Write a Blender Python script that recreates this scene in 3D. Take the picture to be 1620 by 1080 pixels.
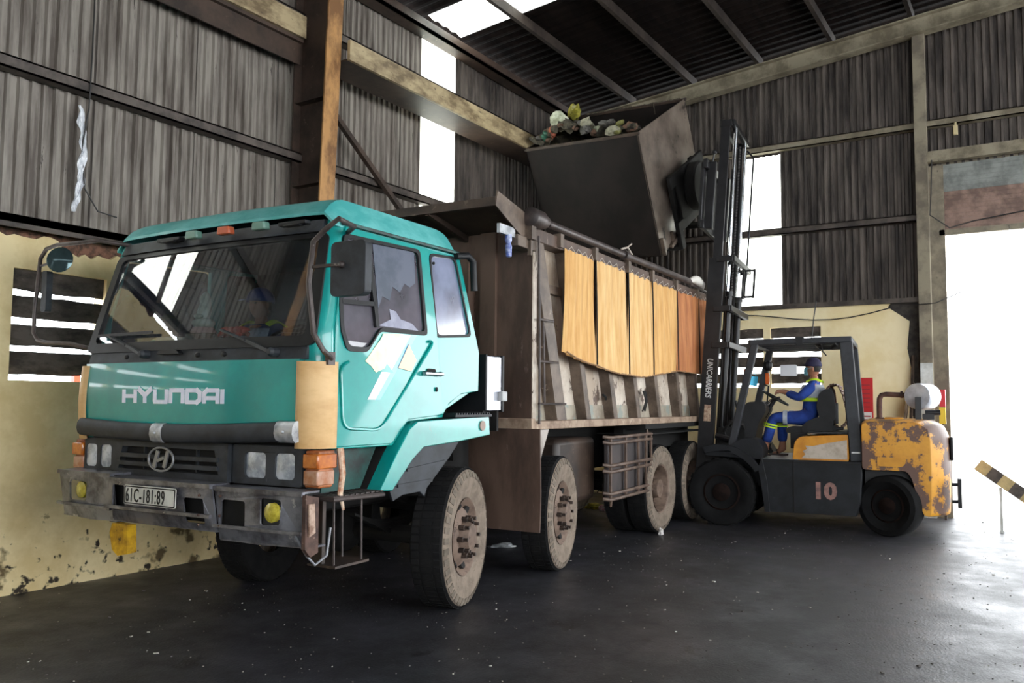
import bpy, bmesh, math, random
from mathutils import Vector, Matrix
from mathutils.geometry import tessellate_polygon
random.seed(7)
for o in list(bpy.data.objects): bpy.data.objects.remove(o)
SC = bpy.context.scene
COL = SC.collection
R = math.radians
PI = math.pi

# ------------------------------------------------------------------ camera
YA, PIT, ROL = R(32.49), R(4.146), R(0.486)
fw = Vector((math.cos(YA)*math.cos(PIT), math.sin(YA)*math.cos(PIT), math.sin(PIT)))
rt = Vector((math.sin(YA), -math.cos(YA), 0)); up = rt.cross(fw)
rt2 = rt*math.cos(ROL) + up*math.sin(ROL); up2 = up*math.cos(ROL) - rt*math.sin(ROL)
cd = bpy.data.cameras.new('camera'); cam = bpy.data.objects.new('camera', cd); COL.objects.link(cam)
m = Matrix((rt2, up2, -fw)).transposed().to_4x4(); m.translation = Vector((0, 0, 1.57)); cam.matrix_world = m
cd.sensor_width = 36; cd.lens = 29.533; cd.clip_start = .05; cd.clip_end = 300
SC.camera = cam

# ------------------------------------------------------------------ daylight and exposure
wd = bpy.data.worlds.new('sky'); SC.world = wd; wd.use_nodes = True
bg = wd.node_tree.nodes['Background']; bg.inputs[0].default_value = (.93, .97, 1, 1); bg.inputs[1].default_value = 9
def day(name, loc, rot, sx, sy, power, col=(.95, .98, 1)):
    l = bpy.data.lights.new(name, 'AREA'); l.shape = 'RECTANGLE'; l.size = sx; l.size_y = sy; l.energy = power; l.color = col
    o = bpy.data.objects.new(name, l); COL.objects.link(o); o.location = loc; o.rotation_euler = rot; return o
SC.view_settings.view_transform = 'Standard'; SC.view_settings.look = 'None'
SC.view_settings.exposure = 0.0; SC.view_settings.gamma = 1; SC.view_settings.use_curve_mapping = False
SC.cycles.use_denoising = True
SC.cycles.max_bounces = 8; SC.cycles.sample_clamp_indirect = 6; SC.cycles.caustics_reflective = False; SC.cycles.caustics_refractive = False

# ------------------------------------------------------------------ materials
def lin(h):
    h = h.lstrip('#'); c = [int(h[i:i+2], 16)/255 for i in (0, 2, 4)]
    return tuple((x/12.92 if x <= .04045 else ((x+.055)/1.055)**2.4) for x in c) + (1,)
MC = {}
def mat(name, c1, c2=None, c3=None, rough=.6, metal=0, scale=4, stretch=(1, 1, 1), bump=0, lo=.42, hi=.6, spots=None, spot_at=.62, spot_scale=9, coat=0, rough2=None, detail=7, stain=None, spec=.5):
    """base colour c1 broken by noise towards c2; c3 = spots of rust, dirt or bare metal with their own outline"""
    if name in MC: return MC[name]
    m = bpy.data.materials.new(name); m.use_nodes = True; nt = m.node_tree; N = nt.nodes; L = nt.links
    b = N['Principled BSDF']; b.inputs['Roughness'].default_value = rough; b.inputs['Metallic'].default_value = metal
    b.inputs['Base Color'].default_value = lin(c1); b.inputs['Specular IOR Level'].default_value = spec
    if coat: b.inputs['Coat Weight'].default_value = coat; b.inputs['Coat Roughness'].default_value = .06
    if c2:
        tc = N.new('ShaderNodeTexCoord'); mp = N.new('ShaderNodeMapping'); mp.inputs['Scale'].default_value = stretch
        L.new(tc.outputs['Object'], mp.inputs[0])
        n = N.new('ShaderNodeTexNoise'); n.inputs['Scale'].default_value = scale; n.inputs['Detail'].default_value = detail; n.inputs['Roughness'].default_value = .65
        L.new(mp.outputs[0], n.inputs[0])
        r = N.new('ShaderNodeValToRGB'); r.color_ramp.elements[0].position = lo; r.color_ramp.elements[1].position = hi
        r.color_ramp.elements[0].color = lin(c1); r.color_ramp.elements[1].color = lin(c2)
        L.new(n.outputs[0], r.inputs[0]); out = r.outputs[0]
        if c3:
            n2 = N.new('ShaderNodeTexNoise'); n2.inputs['Scale'].default_value = spot_scale; n2.inputs['Detail'].default_value = 9; n2.inputs['Roughness'].default_value = .7
            L.new(mp.outputs[0], n2.inputs[0])
            r2 = N.new('ShaderNodeValToRGB'); r2.color_ramp.elements[0].position = spot_at; r2.color_ramp.elements[1].position = spot_at+.03
            L.new(n2.outputs[0], r2.inputs[0])
            mx = N.new('ShaderNodeMix'); mx.data_type = 'RGBA'; L.new(r2.outputs[0], mx.inputs[0]); L.new(out, mx.inputs[6]); mx.inputs[7].default_value = lin(c3); out = mx.outputs[2]
        L.new(out, b.inputs['Base Color'])
        if rough2 is not None:
            mr = N.new('ShaderNodeMapRange'); mr.inputs[1].default_value = lo; mr.inputs[2].default_value = hi; mr.inputs[3].default_value = rough; mr.inputs[4].default_value = rough2
            L.new(n.outputs[0], mr.inputs[0]); L.new(mr.outputs[0], b.inputs['Roughness'])
        if bump:
            bp = N.new('ShaderNodeBump'); bp.inputs['Strength'].default_value = bump; bp.inputs['Distance'].default_value = .02
            L.new(n.outputs[0], bp.inputs['Height']); L.new(bp.outputs[0], b.inputs['Normal'])
    MC[name] = m; return m
def glass(name, tint, refl=.9, film=None, film_amt=0.0, rough=.02, streak=(1, 1, 1), ior=1.5):
    m = bpy.data.materials.new(name); m.use_nodes = True; nt = m.node_tree; N = nt.nodes; L = nt.links
    N.remove(N['Principled BSDF']); out = N['Material Output']
    t = N.new('ShaderNodeBsdfTransparent'); t.inputs[0].default_value = tint
    g = N.new('ShaderNodeBsdfGlossy'); g.inputs[0].default_value = (refl,)*3+(1,); g.inputs[1].default_value = rough
    r0 = ((ior-1)/(ior+1))**2*2          # both faces of the pane
    ge = N.new('ShaderNodeNewGeometry'); dt = N.new('ShaderNodeVectorMath'); dt.operation = 'DOT_PRODUCT'; L.new(ge.outputs['Normal'], dt.inputs[0]); L.new(ge.outputs['Incoming'], dt.inputs[1])
    ab = N.new('ShaderNodeMath'); ab.operation = 'ABSOLUTE'; L.new(dt.outputs['Value'], ab.inputs[0]); om = N.new('ShaderNodeMath'); om.operation = 'SUBTRACT'; om.inputs[0].default_value = 1; L.new(ab.outputs[0], om.inputs[1])
    pw = N.new('ShaderNodeMath'); pw.operation = 'POWER'; L.new(om.outputs[0], pw.inputs[0]); pw.inputs[1].default_value = 5
    fr = N.new('ShaderNodeMath'); fr.operation = 'MULTIPLY_ADD'; L.new(pw.outputs[0], fr.inputs[0]); fr.inputs[1].default_value = 1-r0; fr.inputs[2].default_value = r0
    base = t.outputs[0]
    if film:
        d = N.new('ShaderNodeBsdfDiffuse'); d.inputs[0].default_value = lin(film)
        tc = N.new('ShaderNodeTexCoord'); mp = N.new('ShaderNodeMapping'); mp.inputs['Scale'].default_value = streak
        n = N.new('ShaderNodeTexNoise'); n.inputs['Scale'].default_value = 2.2; n.inputs['Detail'].default_value = 5
        L.new(tc.outputs['Object'], mp.inputs[0]); L.new(mp.outputs[0], n.inputs[0])
        mr = N.new('ShaderNodeMapRange'); mr.inputs[1].default_value = .35; mr.inputs[2].default_value = .65; mr.inputs[3].default_value = max(0, film_amt-.3); mr.inputs[4].default_value = min(1, film_amt+.3)
        L.new(n.outputs[0], mr.inputs[0])
        mx = N.new('ShaderNodeMixShader'); L.new(mr.outputs[0], mx.inputs[0]); L.new(base, mx.inputs[1]); L.new(d.outputs[0], mx.inputs[2]); base = mx.outputs[0]
    mx = N.new('ShaderNodeMixShader'); L.new(fr.outputs[0], mx.inputs[0]); L.new(base, mx.inputs[1]); L.new(g.outputs[0], mx.inputs[2])
    L.new(mx.outputs[0], out.inputs[0]); MC[name] = m; return m
def daysheet(name, c):
    m = bpy.data.materials.new(name); m.use_nodes = True; nt = m.node_tree; N = nt.nodes; L = nt.links
    N.remove(N['Principled BSDF']); out = N['Material Output']
    t = N.new('ShaderNodeBsdfTransparent'); t.inputs[0].default_value = lin(c)
    g = N.new('ShaderNodeBsdfTranslucent'); g.inputs[0].default_value = lin(c)
    mx = N.new('ShaderNodeMixShader'); mx.inputs[0].default_value = .35; L.new(t.outputs[0], mx.inputs[1]); L.new(g.outputs[0], mx.inputs[2]); L.new(mx.outputs[0], out.inputs[0])
    MC[name] = m; return m

# ------------------------------------------------------------------ mesh helpers
class MB:
    def __init__(s): s.v = []; s.f = []; s.mi = []; s.k = 0
    def add(s, vs, fs):
        n = len(s.v); s.v += [tuple(v) for v in vs]; s.f += [tuple(i+n for i in f) for f in fs]; s.mi += [s.k]*len(fs); return s
    def box(s, x0, x1, y0, y1, z0, z1):
        return s.add([(x, y, z) for z in (z0, z1) for y in (y0, y1) for x in (x0, x1)],
                     [(0, 2, 3, 1), (4, 5, 7, 6), (0, 1, 5, 4), (2, 6, 7, 3), (0, 4, 6, 2), (1, 3, 7, 5)])
    def bar(s, p, q, w, h, upv=(0, 0, 1)):
        """rectangular bar from p to q, w across, h along upv"""
        p, q = Vector(p), Vector(q); d = (q-p).normalized(); u = Vector(upv); a = d.cross(u)
        if a.length < 1e-4: a = d.cross(Vector((1, 0, 0)))
        a.normalize(); b = a.cross(d).normalized(); vs = []
        for c in (p, q):
            for i, j in ((-1, -1), (1, -1), (1, 1), (-1, 1)): vs.append(c+a*(i*w/2)+b*(j*h/2))
        return s.add(vs, [(3, 2, 1, 0), (4, 5, 6, 7), (0, 1, 5, 4), (1, 2, 6, 5), (2, 3, 7, 6), (3, 0, 4, 7)])
    def tube(s, pts, r, n=8, closed=False):
        P = [Vector(p) for p in pts]; k = len(P); rr = r if isinstance(r, (list, tuple)) else [r]*k
        T = []
        for i in range(k):
            a = P[i-1] if (i > 0 or closed) else P[i]; b = P[(i+1) % k] if (i < k-1 or closed) else P[i]
            T.append((b-a).normalized())
        nr = T[0].orthogonal().normalized(); vs = []
        for i in range(k):
            nr = (nr-T[i]*nr.dot(T[i])).normalized(); b = T[i].cross(nr)
            for j in range(n): t = 2*PI*j/n; vs.append(P[i]+(nr*math.cos(t)+b*math.sin(t))*rr[i])
        fs = []
        for i in range(k if closed else k-1):
            i2 = (i+1) % k
            for j in range(n): j2 = (j+1) % n; fs.append((i*n+j, i*n+j2, i2*n+j2, i2*n+j))
        if not closed: fs += [tuple(range(n-1, -1, -1)), tuple((k-1)*n+j for j in range(n))]
        return s.add(vs, fs)
    def plate(s, outer, holes, fn, t):
        """2D polygon with holes; fn(u, v, w) maps to 3D, w runs 0..t through the thickness"""
        loops = [outer]+list(holes); pts = [p for l in loops for p in l]; n = len(pts)
        tris = tessellate_polygon([[Vector((p[0], p[1], 0)) for p in l] for l in loops])
        vs = [fn(p[0], p[1], 0) for p in pts]+[fn(p[0], p[1], t) for p in pts]
        fs = [tuple(q) for q in tris]+[tuple(i+n for i in reversed(q)) for q in tris]; b = 0
        for l in loops:
            for i in range(len(l)): j = (i+1) % len(l); fs.append((b+i, b+j, n+b+j, n+b+i))
            b += len(l)
        return s.add(vs, fs)
    def prism(s, poly, fn, a, b):
        """simple polygon (u, v) extruded between w=a and w=b"""
        return s.plate(poly, [], lambda u, v, w: fn(u, v, a+w), b-a)
    def lathe(s, prof, o, ax, n=24, ref=None):
        o = Vector(o); ax = Vector(ax).normalized(); e = Vector(ref).normalized() if ref else ax.orthogonal().normalized(); g = ax.cross(e); vs = []
        for (r, h) in prof:
            for j in range(n): t = 2*PI*j/n; vs.append(o+ax*h+(e*math.cos(t)+g*math.sin(t))*r)
        k = len(prof); fs = []
        for i in range(k-1):
            for j in range(n): j2 = (j+1) % n; fs.append((i*n+j, i*n+j2, (i+1)*n+j2, (i+1)*n+j))
        fs += [tuple(range(n-1, -1, -1)), tuple((k-1)*n+j for j in range(n))]
        return s.add(vs, fs)
    def grid(s, fn, nu, nv, t=0):
        """surface fn(u, v) -> point, with optional thickness vector t"""
        vs = [Vector(fn(i/nu, j/nv)) for j in range(nv+1) for i in range(nu+1)]; N = len(vs); w = nu+1
        fs = [(j*w+i, j*w+i+1, (j+1)*w+i+1, (j+1)*w+i) for j in range(nv) for i in range(nu)]
        if t:
            T = Vector(t); vs += [v+T for v in vs]; fs += [tuple(reversed([q+N for q in f])) for f in fs]
            ed = [(i, i+1) for i in range(nu)]+[(nu+j*w, nu+(j+1)*w) for j in range(nv)]+[(nv*w+i+1, nv*w+i) for i in range(nu)]+[((j+1)*w, j*w) for j in range(nv)]
            fs += [(b, a, a+N, b+N) for a, b in ed]
        return s.add(vs, fs)
    def ball(s, c, r, n=10, m_=7):
        r = r if isinstance(r, (list, tuple)) else (r,)*3; vs = []; fs = []
        for i in range(1, m_):
            ph = PI*i/m_
            for j in range(n): t = 2*PI*j/n; vs.append((c[0]+r[0]*math.sin(ph)*math.cos(t), c[1]+r[1]*math.sin(ph)*math.sin(t), c[2]+r[2]*math.cos(ph)))
        T = len(vs); vs += [(c[0], c[1], c[2]+r[2]), (c[0], c[1], c[2]-r[2])]
        for i in range(m_-2):
            for j in range(n): j2 = (j+1) % n; fs.append((i*n+j, (i+1)*n+j, (i+1)*n+j2, i*n+j2))
        for j in range(n): j2 = (j+1) % n; fs.append((T, j, j2)); fs.append((T+1, (m_-2)*n+j2, (m_-2)*n+j))
        return s.add(vs, fs)
    def warp(s, fn): s.v = [tuple(fn(*v)) for v in s.v]; return s
    def build(s, name, mats, parent=None, bevel=0, smooth=30, seg=2, sub=0):
        me = bpy.data.meshes.new(name); me.from_pydata(s.v, [], s.f)
        mats = mats if isinstance(mats, (list, tuple)) else [mats]
        for q in mats: me.materials.append(q)
        me.polygons.foreach_set('material_index', s.mi); me.validate(); me.update()
        b = bmesh.new(); b.from_mesh(me); bmesh.ops.recalc_face_normals(b, faces=b.faces); b.to_mesh(me); b.free()
        if smooth:
            me.shade_smooth(); me.set_sharp_from_angle(angle=R(smooth))
        o = bpy.data.objects.new(name, me); COL.objects.link(o)
        if parent: o.parent = parent
        if sub: d = o.modifiers.new('s', 'SUBSURF'); d.levels = sub; d.render_levels = sub
        if bevel:
            d = o.modifiers.new('b', 'BEVEL'); d.width = bevel; d.segments = seg; d.limit_method = 'ANGLE'; d.angle_limit = R(35); d.harden_normals = False
        return o
def tag(o, label=None, cat=None, group=None, kind=None):
    if label: o['label'] = label
    if cat: o['category'] = cat
    if group: o['group'] = group
    if kind: o['kind'] = kind
    return o
def empty(name, loc=(0, 0, 0), rz=0):
    o = bpy.data.objects.new(name, None); COL.objects.link(o); o.location = loc; o.rotation_euler = (0, 0, rz); o.empty_display_size = .2; return o
def copy_tree(o, parent=None):
    c = o.copy(); COL.objects.link(c); c.parent = parent
    for ch in list(o.children): copy_tree(ch, c)
    return c
def xz(y0): return lambda u, v, w: (u, y0+w, v)      # polygon in x,z; thickness along +y
def yz(x0): return lambda u, v, w: (x0+w, u, v)
def xy(z0): return lambda u, v, w: (u, v, z0+w)
def rrect(x0, x1, z0, z1, r, n=4):
    P = []
    for cx, cz, a in ((x1-r, z1-r, 0), (x0+r, z1-r, 90), (x0+r, z0+r, 180), (x1-r, z0+r, 270)):
        for i in range(n+1): t = R(a+90*i/n); P.append((cx+r*math.cos(t), cz+r*math.sin(t)))
    return P
def rounded(poly, r, n=3):
    """round the corners of a polygon"""
    out = []; k = len(poly)
    for i in range(k):
        p = Vector(poly[i]); a = Vector(poly[i-1])-p; b = Vector(poly[(i+1) % k])-p; q = min(r, a.length*.45, b.length*.45)
        A = p+a.normalized()*q; B = p+b.normalized()*q
        for j in range(n+1): t = j/n; c = A*(1-t)**2+p*2*t*(1-t)+B*t*t; out.append((c.x, c.y))
    return out
def text_mesh(txt, size, extrude, name, material, parent, origin, ax, ay, sx=1.0, shear=0, bold=0, spacing=1.0):
    """lettering laid on a plane: origin, reading direction ax, up direction ay"""
    cu = bpy.data.curves.new(name, 'FONT'); cu.body = txt; cu.size = size; cu.extrude = extrude; cu.offset = bold; cu.shear = shear; cu.space_character = spacing; cu.resolution_u = 3
    t = bpy.data.objects.new('t', cu); COL.objects.link(t); bpy.context.view_layer.update()
    me = bpy.data.meshes.new_from_object(t.evaluated_get(bpy.context.evaluated_depsgraph_get())); bpy.data.objects.remove(t)
    me.name = name; A = Vector(ax).normalized(); B = Vector(ay).normalized(); Cn = A.cross(B); O = Vector(origin)
    for v in me.vertices: c = v.co.copy(); v.co = O+A*c.x*sx+B*c.y+Cn*c.z
    me.materials.clear(); me.materials.append(material); me.update()
    o = bpy.data.objects.new(name, me); COL.objects.link(o); o.parent = parent; return o
def wobble(m, amt, f=3.0, seed=0):
    from mathutils import noise
    m.v = [tuple(Vector(v)+noise.noise_vector(Vector(v)*f+Vector((seed, 0, 0)))*amt) for v in m.v]; return m
# ------------------------------------------------------------------ room materials
M_clad = mat('cladding', '#8f887f', '#544b44', '#332c27', rough=.6, metal=.1, scale=2.0, stretch=(4, 4, .45), lo=.40, hi=.64, spot_at=.64, spot_scale=3.5)
M_clad2 = mat('cladding_dark', '#6b625b', '#2b2624', '#8d857c', rough=.6, metal=.15, scale=2.0, stretch=(4, 4, .5), lo=.36, hi=.62, spot_at=.74, spot_scale=2.5)
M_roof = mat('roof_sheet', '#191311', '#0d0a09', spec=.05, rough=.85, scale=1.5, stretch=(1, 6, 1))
M_steel = mat('dirty_steel', '#5a514a', '#332c28', '#766a5c', rough=.6, scale=3, spot_at=.66)
M_beam = mat('cream_dirty_steel', '#b19f7c', '#6d5c43', '#352a20', rough=.55, scale=2.5, stretch=(1, 1, 2), spot_at=.64)
M_brn = mat('brown_steel', '#4a3b32', '#2c231e', '#5f5144', rough=.5, scale=2)
M_orange = mat('ochre_flange', '#b98a55', '#7a5532', '#4a3322', rough=.5, scale=5, stretch=(1, 1, .5), spot_at=.68)
M_col = mat('grey_cream_column', '#8f8672', '#6a6154', '#3e3830', rough=.6, scale=2.5, spot_at=.66)
M_white = mat('white_paint', '#d9dcda', '#b9bcb8', '#777', rough=.6, scale=4, spot_at=.74) if False else mat('white_paint', '#d9dcda', '#b9bcb8', rough=.6, scale=4)
M_purl = mat('dark_purlin', '#3a322d', '#241e1b', rough=.7, scale=3, spec=.2)
M_beam2 = mat('grey_cream_steel', '#948b76', '#6a614f', '#3e382e', rough=.6, scale=2.5, spot_at=.66)
M_brick = mat('brick_red', '#8a6350', '#4f3c32', rough=.9, scale=12)
M_conc = mat('louvre_concrete', '#5d554f', '#3a3430', '#7d756b', rough=.9, scale=4, stretch=(1, 1, 2), bump=.4, spot_at=.66)
M_sheet = daysheet('clear_plastic_sheet', '#f4f4ee')
def plaster(name, grime, ca='#ecd8a8', cb='#d8c08c'):
    """cream plaster with splashed mud low down"""
    m = mat(name, ca, cb, '#a08c66', rough=.85, scale=1.7, spot_at=.68, spot_scale=4)
    nt = m.node_tree; N = nt.nodes; L = nt.links; b = N['Principled BSDF']; src = b.inputs['Base Color'].links[0].from_socket
    tc = N.new('ShaderNodeTexCoord'); sp = N.new('ShaderNodeSeparateXYZ'); L.new(tc.outputs['Object'], sp.inputs[0])
    mr = N.new('ShaderNodeMapRange'); mr.inputs[1].default_value = 0; mr.inputs[2].default_value = grime; mr.inputs[3].default_value = .56; mr.inputs[4].default_value = .86
    L.new(sp.outputs[2], mr.inputs[0])
    for sc, col in ((5, '#6b5a3c'), (13, '#332a20')):
        n = N.new('ShaderNodeTexNoise'); n.inputs['Scale'].default_value = sc; n.inputs['Detail'].default_value = 8; L.new(tc.outputs['Object'], n.inputs[0])
        s = N.new('ShaderNodeMath'); s.operation = 'SUBTRACT'; L.new(n.outputs[0], s.inputs[0]); L.new(mr.outputs[0], s.inputs[1])
        k = N.new('ShaderNodeMath'); k.operation = 'MULTIPLY_ADD'; k.inputs[1].default_value = 14; k.inputs[2].default_value = .1 if sc == 5 else 0; k.use_clamp = True; L.new(s.outputs[0], k.inputs[0])
        mx = N.new('ShaderNodeMix'); mx.data_type = 'RGBA'; L.new(k.outputs[0], mx.inputs[0]); L.new(src, mx.inputs[6]); mx.inputs[7].default_value = lin(col); src = mx.outputs[2]
    L.new(src, b.inputs['Base Color']); return m
M_plas = plaster('cream_plaster', 1.3); M_plas_lit = plaster('gate_lit_plaster', .7, '#faeac0', '#f0dca8')  # end wall copy is lightened: gate light put into the plaster colour
M_floor = mat('wet_concrete', '#252529', '#3d3d43', '#19181b', rough=.55, scale=1.6, lo=.4, hi=.66, spot_at=.6, spot_scale=2.2, rough2=.38, bump=.3, detail=12)
nt = M_floor.node_tree; N_ = nt.nodes; b_ = N_['Principled BSDF']; old = b_.inputs['Normal'].links[0].from_node
tc_ = N_.new('ShaderNodeTexCoord'); fn = N_.new('ShaderNodeTexNoise'); fn.inputs['Scale'].default_value = 55; fn.inputs['Detail'].default_value = 5; nt.links.new(tc_.outputs['Object'], fn.inputs[0])
bp_ = N_.new('ShaderNodeBump'); bp_.inputs['Strength'].default_value = .45; bp_.inputs['Distance'].default_value = .006; nt.links.new(fn.outputs[0], bp_.inputs['Height']); nt.links.new(old.outputs[0], bp_.inputs['Normal']); nt.links.new(bp_.outputs[0], b_.inputs['Normal'])
M_cable = mat('black_cable', '#1b1a1a', rough=.5)
M_litter = mat('litter', '#c9c6bd', '#7f7a70', rough=.7, scale=30)

XR, YW, ZM = 13.4, 7.05, 3.0        # end wall plane, side wall plane, masonry height
def roof_z(y): return 6.7+.1*(YW-y)
def corr(m, a0, a1, z0, z1, plane, axis, out=1, pitch=.1, dep=.03, ztop=None):
    """trapezoid-profile sheet with thickness"""
    n = int((a1-a0)/pitch); prof = []
    for i in range(n+1):
        b = a0+i*pitch
        for u, d in ((0, 0), (.3, 0), (.42, 1), (.88, 1)):
            x = b+u*pitch
            if x <= a1: prof.append((x, plane+out*d*dep))
    prof.append((a1, plane)); k = len(prof)
    def pt(i, t, th):
        a, q = prof[i]; q += out*th; z = z0 if t == 0 else (ztop(a) if ztop else z1)
        return (a, q, z) if axis == 'x' else (q, a, z)
    vs = [pt(i, t, th) for th in (0, .004) for t in (0, 1) for i in range(k)]
    fs = []
    for i in range(k-1):
        fs += [(i, i+1, k+i+1, k+i), (2*k+i, 3*k+i, 3*k+i+1, 2*k+i+1), (i, 2*k+i, 2*k+i+1, i+1), (k+i, k+i+1, 3*k+i+1, 3*k+i)]
    fs += [(0, k, 3*k, 2*k), (k-1, 3*k-1, 4*k-1, 2*k-1)]
    m.add(vs, fs)
def S(o): return tag(o, kind='structure')

# floor (runs out through the gate to the yard)
S(MB().box(-9, XR+.4, -9, YW+.3, -.2, 0).build('floor', M_floor, smooth=0))
yard = S(MB().box(XR+.4, 45, -30, 30, -.22, -.01).build('floor_yard', mat('yard_concrete', '#c9c7c2', '#aaa8a4', rough=.9, scale=2), smooth=0))

# side wall: masonry with louvre openings, ribbed sheets above
def louvre(n, fn, a0, a1, zs, inner, post=None):
    fr = MB(); first = None
    for z0, z1 in zs:
        s = MB(); q = MB()
        q.grid(lambda u, v: fn(a0-.03+(a1-a0+.06)*u, inner+.04+.012*v, z1-(z1-z0)*v), 14, 3, Vector((0, 0, -.035)) if True else 0)
        wobble(q, .012, 5, z0*9)
        if first is None: first = q.build('window_%d' % n, M_conc, smooth=25); S(first)
        else: q.build('louvre_slat', M_conc, first, smooth=25)
    return first
zs_l = ((2.49, 2.64), (2.265, 2.41), (2.035, 2.175), (1.80, 1.955))
opens = ((.9, 1.7), (1.82, 2.62), (2.68, 3.42), (3.53, 4.33), (9.9, 10.7))
poly = [(-9, 0), (XR, 0), (XR, ZM), (-9, ZM)]
# broken top edge of the plaster above the truck
edge = [(XR, ZM), (5.5, ZM)]
x = 5.5
while x > 2.6:
    x -= .06; edge.append((x, ZM-.03-.05*random.random()-(.16 if 3.9 < x < 4.5 else (.05 if x < 3.9 else 0))*random.uniform(.6, 1)))
edge.append((-9, ZM))
w = MB().plate([(-9, 0), (XR, 0)]+edge, [[(a, 1.715), (b, 1.715), (b, 2.63), (a, 2.63)] for a, b in opens], xz(YW), .18)
wl = S(w.build('wall_left', M_plas, smooth=0))
MB().box(2.6, 5.6, YW+.06, YW+.16, 2.6, 3.0).build('brick_core', M_brick, wl)
for i, (a, b) in enumerate(opens):
    louvre(i+1, lambda u, v, z: (u, v, z), a, b, zs_l, YW)
# cladding panels, left of and right of the clear strips
def cladpanel(name, a0, a1, z0, ztop, plane, axis, m, out=1, pitch=.1):
    q = MB(); corr(q, a0, a1, z0, 0, plane, axis, out, pitch, ztop=ztop); return S(q.build(name, m, smooth=0))
lt = lambda a: 6.68
strips = ((2.36, 3.14), (8.80, 9.60))
segs = []
for a, b, m_ in ((-9, 2.36, M_clad), (3.14, 8.80, M_clad), (9.60, XR, M_clad2)):
    x = a
    while x < b-.01:
        e = min(x+1.05, b); segs.append((x, e, m_)); x = e
for i, (a, b, m_) in enumerate(segs):
    o = cladpanel('wall_left_sheet', a, b+(.03 if b not in (2.36, 8.8) else 0), ZM-.02, lt, YW+.07+(.006 if i % 2 else 0), 'x', m_)
for i, (a, b) in enumerate(strips):
    q = MB(); corr(q, a, b, 3.02, 0, YW+.07, 'x', 1, .1, ztop=lt); S(q.build('window_%d' % (11+i), M_sheet, smooth=0))

# end wall
def rz_(y): return roof_z(y)
opr = ((2.91, 3.68), (3.79, 4.60), (4.72, 5.5))
ZR = 3.09
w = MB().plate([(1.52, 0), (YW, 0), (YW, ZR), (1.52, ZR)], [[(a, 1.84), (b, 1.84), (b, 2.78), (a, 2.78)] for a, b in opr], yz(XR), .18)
wr = S(w.build('wall_right', M_plas_lit, smooth=0))
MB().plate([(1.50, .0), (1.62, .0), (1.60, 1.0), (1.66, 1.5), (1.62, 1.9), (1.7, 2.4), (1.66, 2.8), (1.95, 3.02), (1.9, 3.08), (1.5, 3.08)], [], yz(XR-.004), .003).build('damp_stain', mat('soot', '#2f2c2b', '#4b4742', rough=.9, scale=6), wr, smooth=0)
for i, (a, b) in enumerate(opr):
    louvre(21+i, lambda u, v, z: (XR+v-YW+.0, u, z), a, b, ((2.66, 2.78), (2.43, 2.55), (2.20, 2.32), (1.94, 2.06)), YW)
ztp = lambda a: roof_z(a)-.02
y = -9.0
for a, b, z0, m_ in ((1.30, 3.50, ZR, M_clad2), (4.22, YW, ZR, M_clad2), (-9, 1.30, 5.05, M_clad2), (3.5, 4.22, 5.58, M_clad2)):
    x = a
    while x < b-.01:
        e = min(x+1.1, b); cladpanel('wall_right_sheet', x, e, z0, ztp, XR+.07, 'y', m_); x = e
q = MB(); corr(q, 3.5, 4.22, ZR, 5.58, XR+.07, 'y', 1, .1); S(q.build('window_13', M_sheet, smooth=0))
MB().box(XR, XR+.15, -9, -4.2, 0, 5.1)
q = MB(); corr(q, -9, -4.0, 0, 5.1, XR+.07, 'y', 1, .1); S(q.build('wall_right_far', M_clad2, smooth=0))

# structural steel
NT = [0]
def trim(mb, m_, label, bevel=0):
    NT[0] += 1; o = mb.build('trim_%d' % NT[0], m_, bevel=bevel, smooth=0); tag(o, label, None, None, 'structure'); return o
for z in (4.28, 5.9):
    trim(MB().box(-9, XR, YW-.06, YW+.07, z-.045, z-.03).box(-9, XR, YW-.06, YW-.045, z-.045, z+.06).box(-9, XR, YW-.06, YW+.06, z+.045, z+.06), M_steel, 'wall girt')
trim(MB().box(-9, XR, YW-.1, YW+.07, ZM-.02, ZM+.045).box(-9, XR, YW-.1, YW-.085, ZM-.06, ZM+.045), M_steel, 'girt on the masonry')
trim(MB().box(-9, XR, YW-.16, YW+.05, 6.55, 6.60).box(-9, XR, YW-.16, YW-.14, 6.55, 6.70), M_brn, 'eaves strut')
def column(x):
    q = MB(); q.plate([(YW, 0), (6.72, 0), (6.50, 6.9), (YW, 6.75)], [], yz(x-.005), .01)
    q.k = 1; q.bar((x, 6.72, 0), (x, 6.50, 6.9), .22, .02, (0, 1, 0)); q.k = 0
    q.box(x-.11, x+.11, YW-.02, YW, 0, 6.75)
    for z in (4.9, 3.95): q.box(x-.1, x+.1, 6.6, YW-.02, z-.006, z+.006)
    return trim(q, [M_brn, M_orange], 'tapered column')
for x in (.55, 6.55): column(x)
# crane beam on the columns
q = MB().box(-9, 6.44, 6.86, 6.90, 5.60, 5.85).box(6.66, XR, 6.40, 6.44, 5.34, 5.57); q.k = 1; q.box(6.66, XR, 6.44, 6.9, 5.34, 5.36).box(-9, 6.44, 6.9, 7.0, 5.56, 5.6).box(-9, 6.44, 6.95, 6.97, 5.32, 5.57)  # second slot browns the soffit: shade under the girder put into colour
trim(q, [M_beam, M_brn], 'cream girder')
trim(MB().bar((6.66, 6.9, 5.1), (8.75, YW-.12, 3.62), .06, .06), M_brn, 'diagonal brace')
trim(MB().bar((3.15, 6.9, 5.4), (2.72, YW-.1, 3.0), .05, .05), M_brn, 'diagonal brace')
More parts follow.
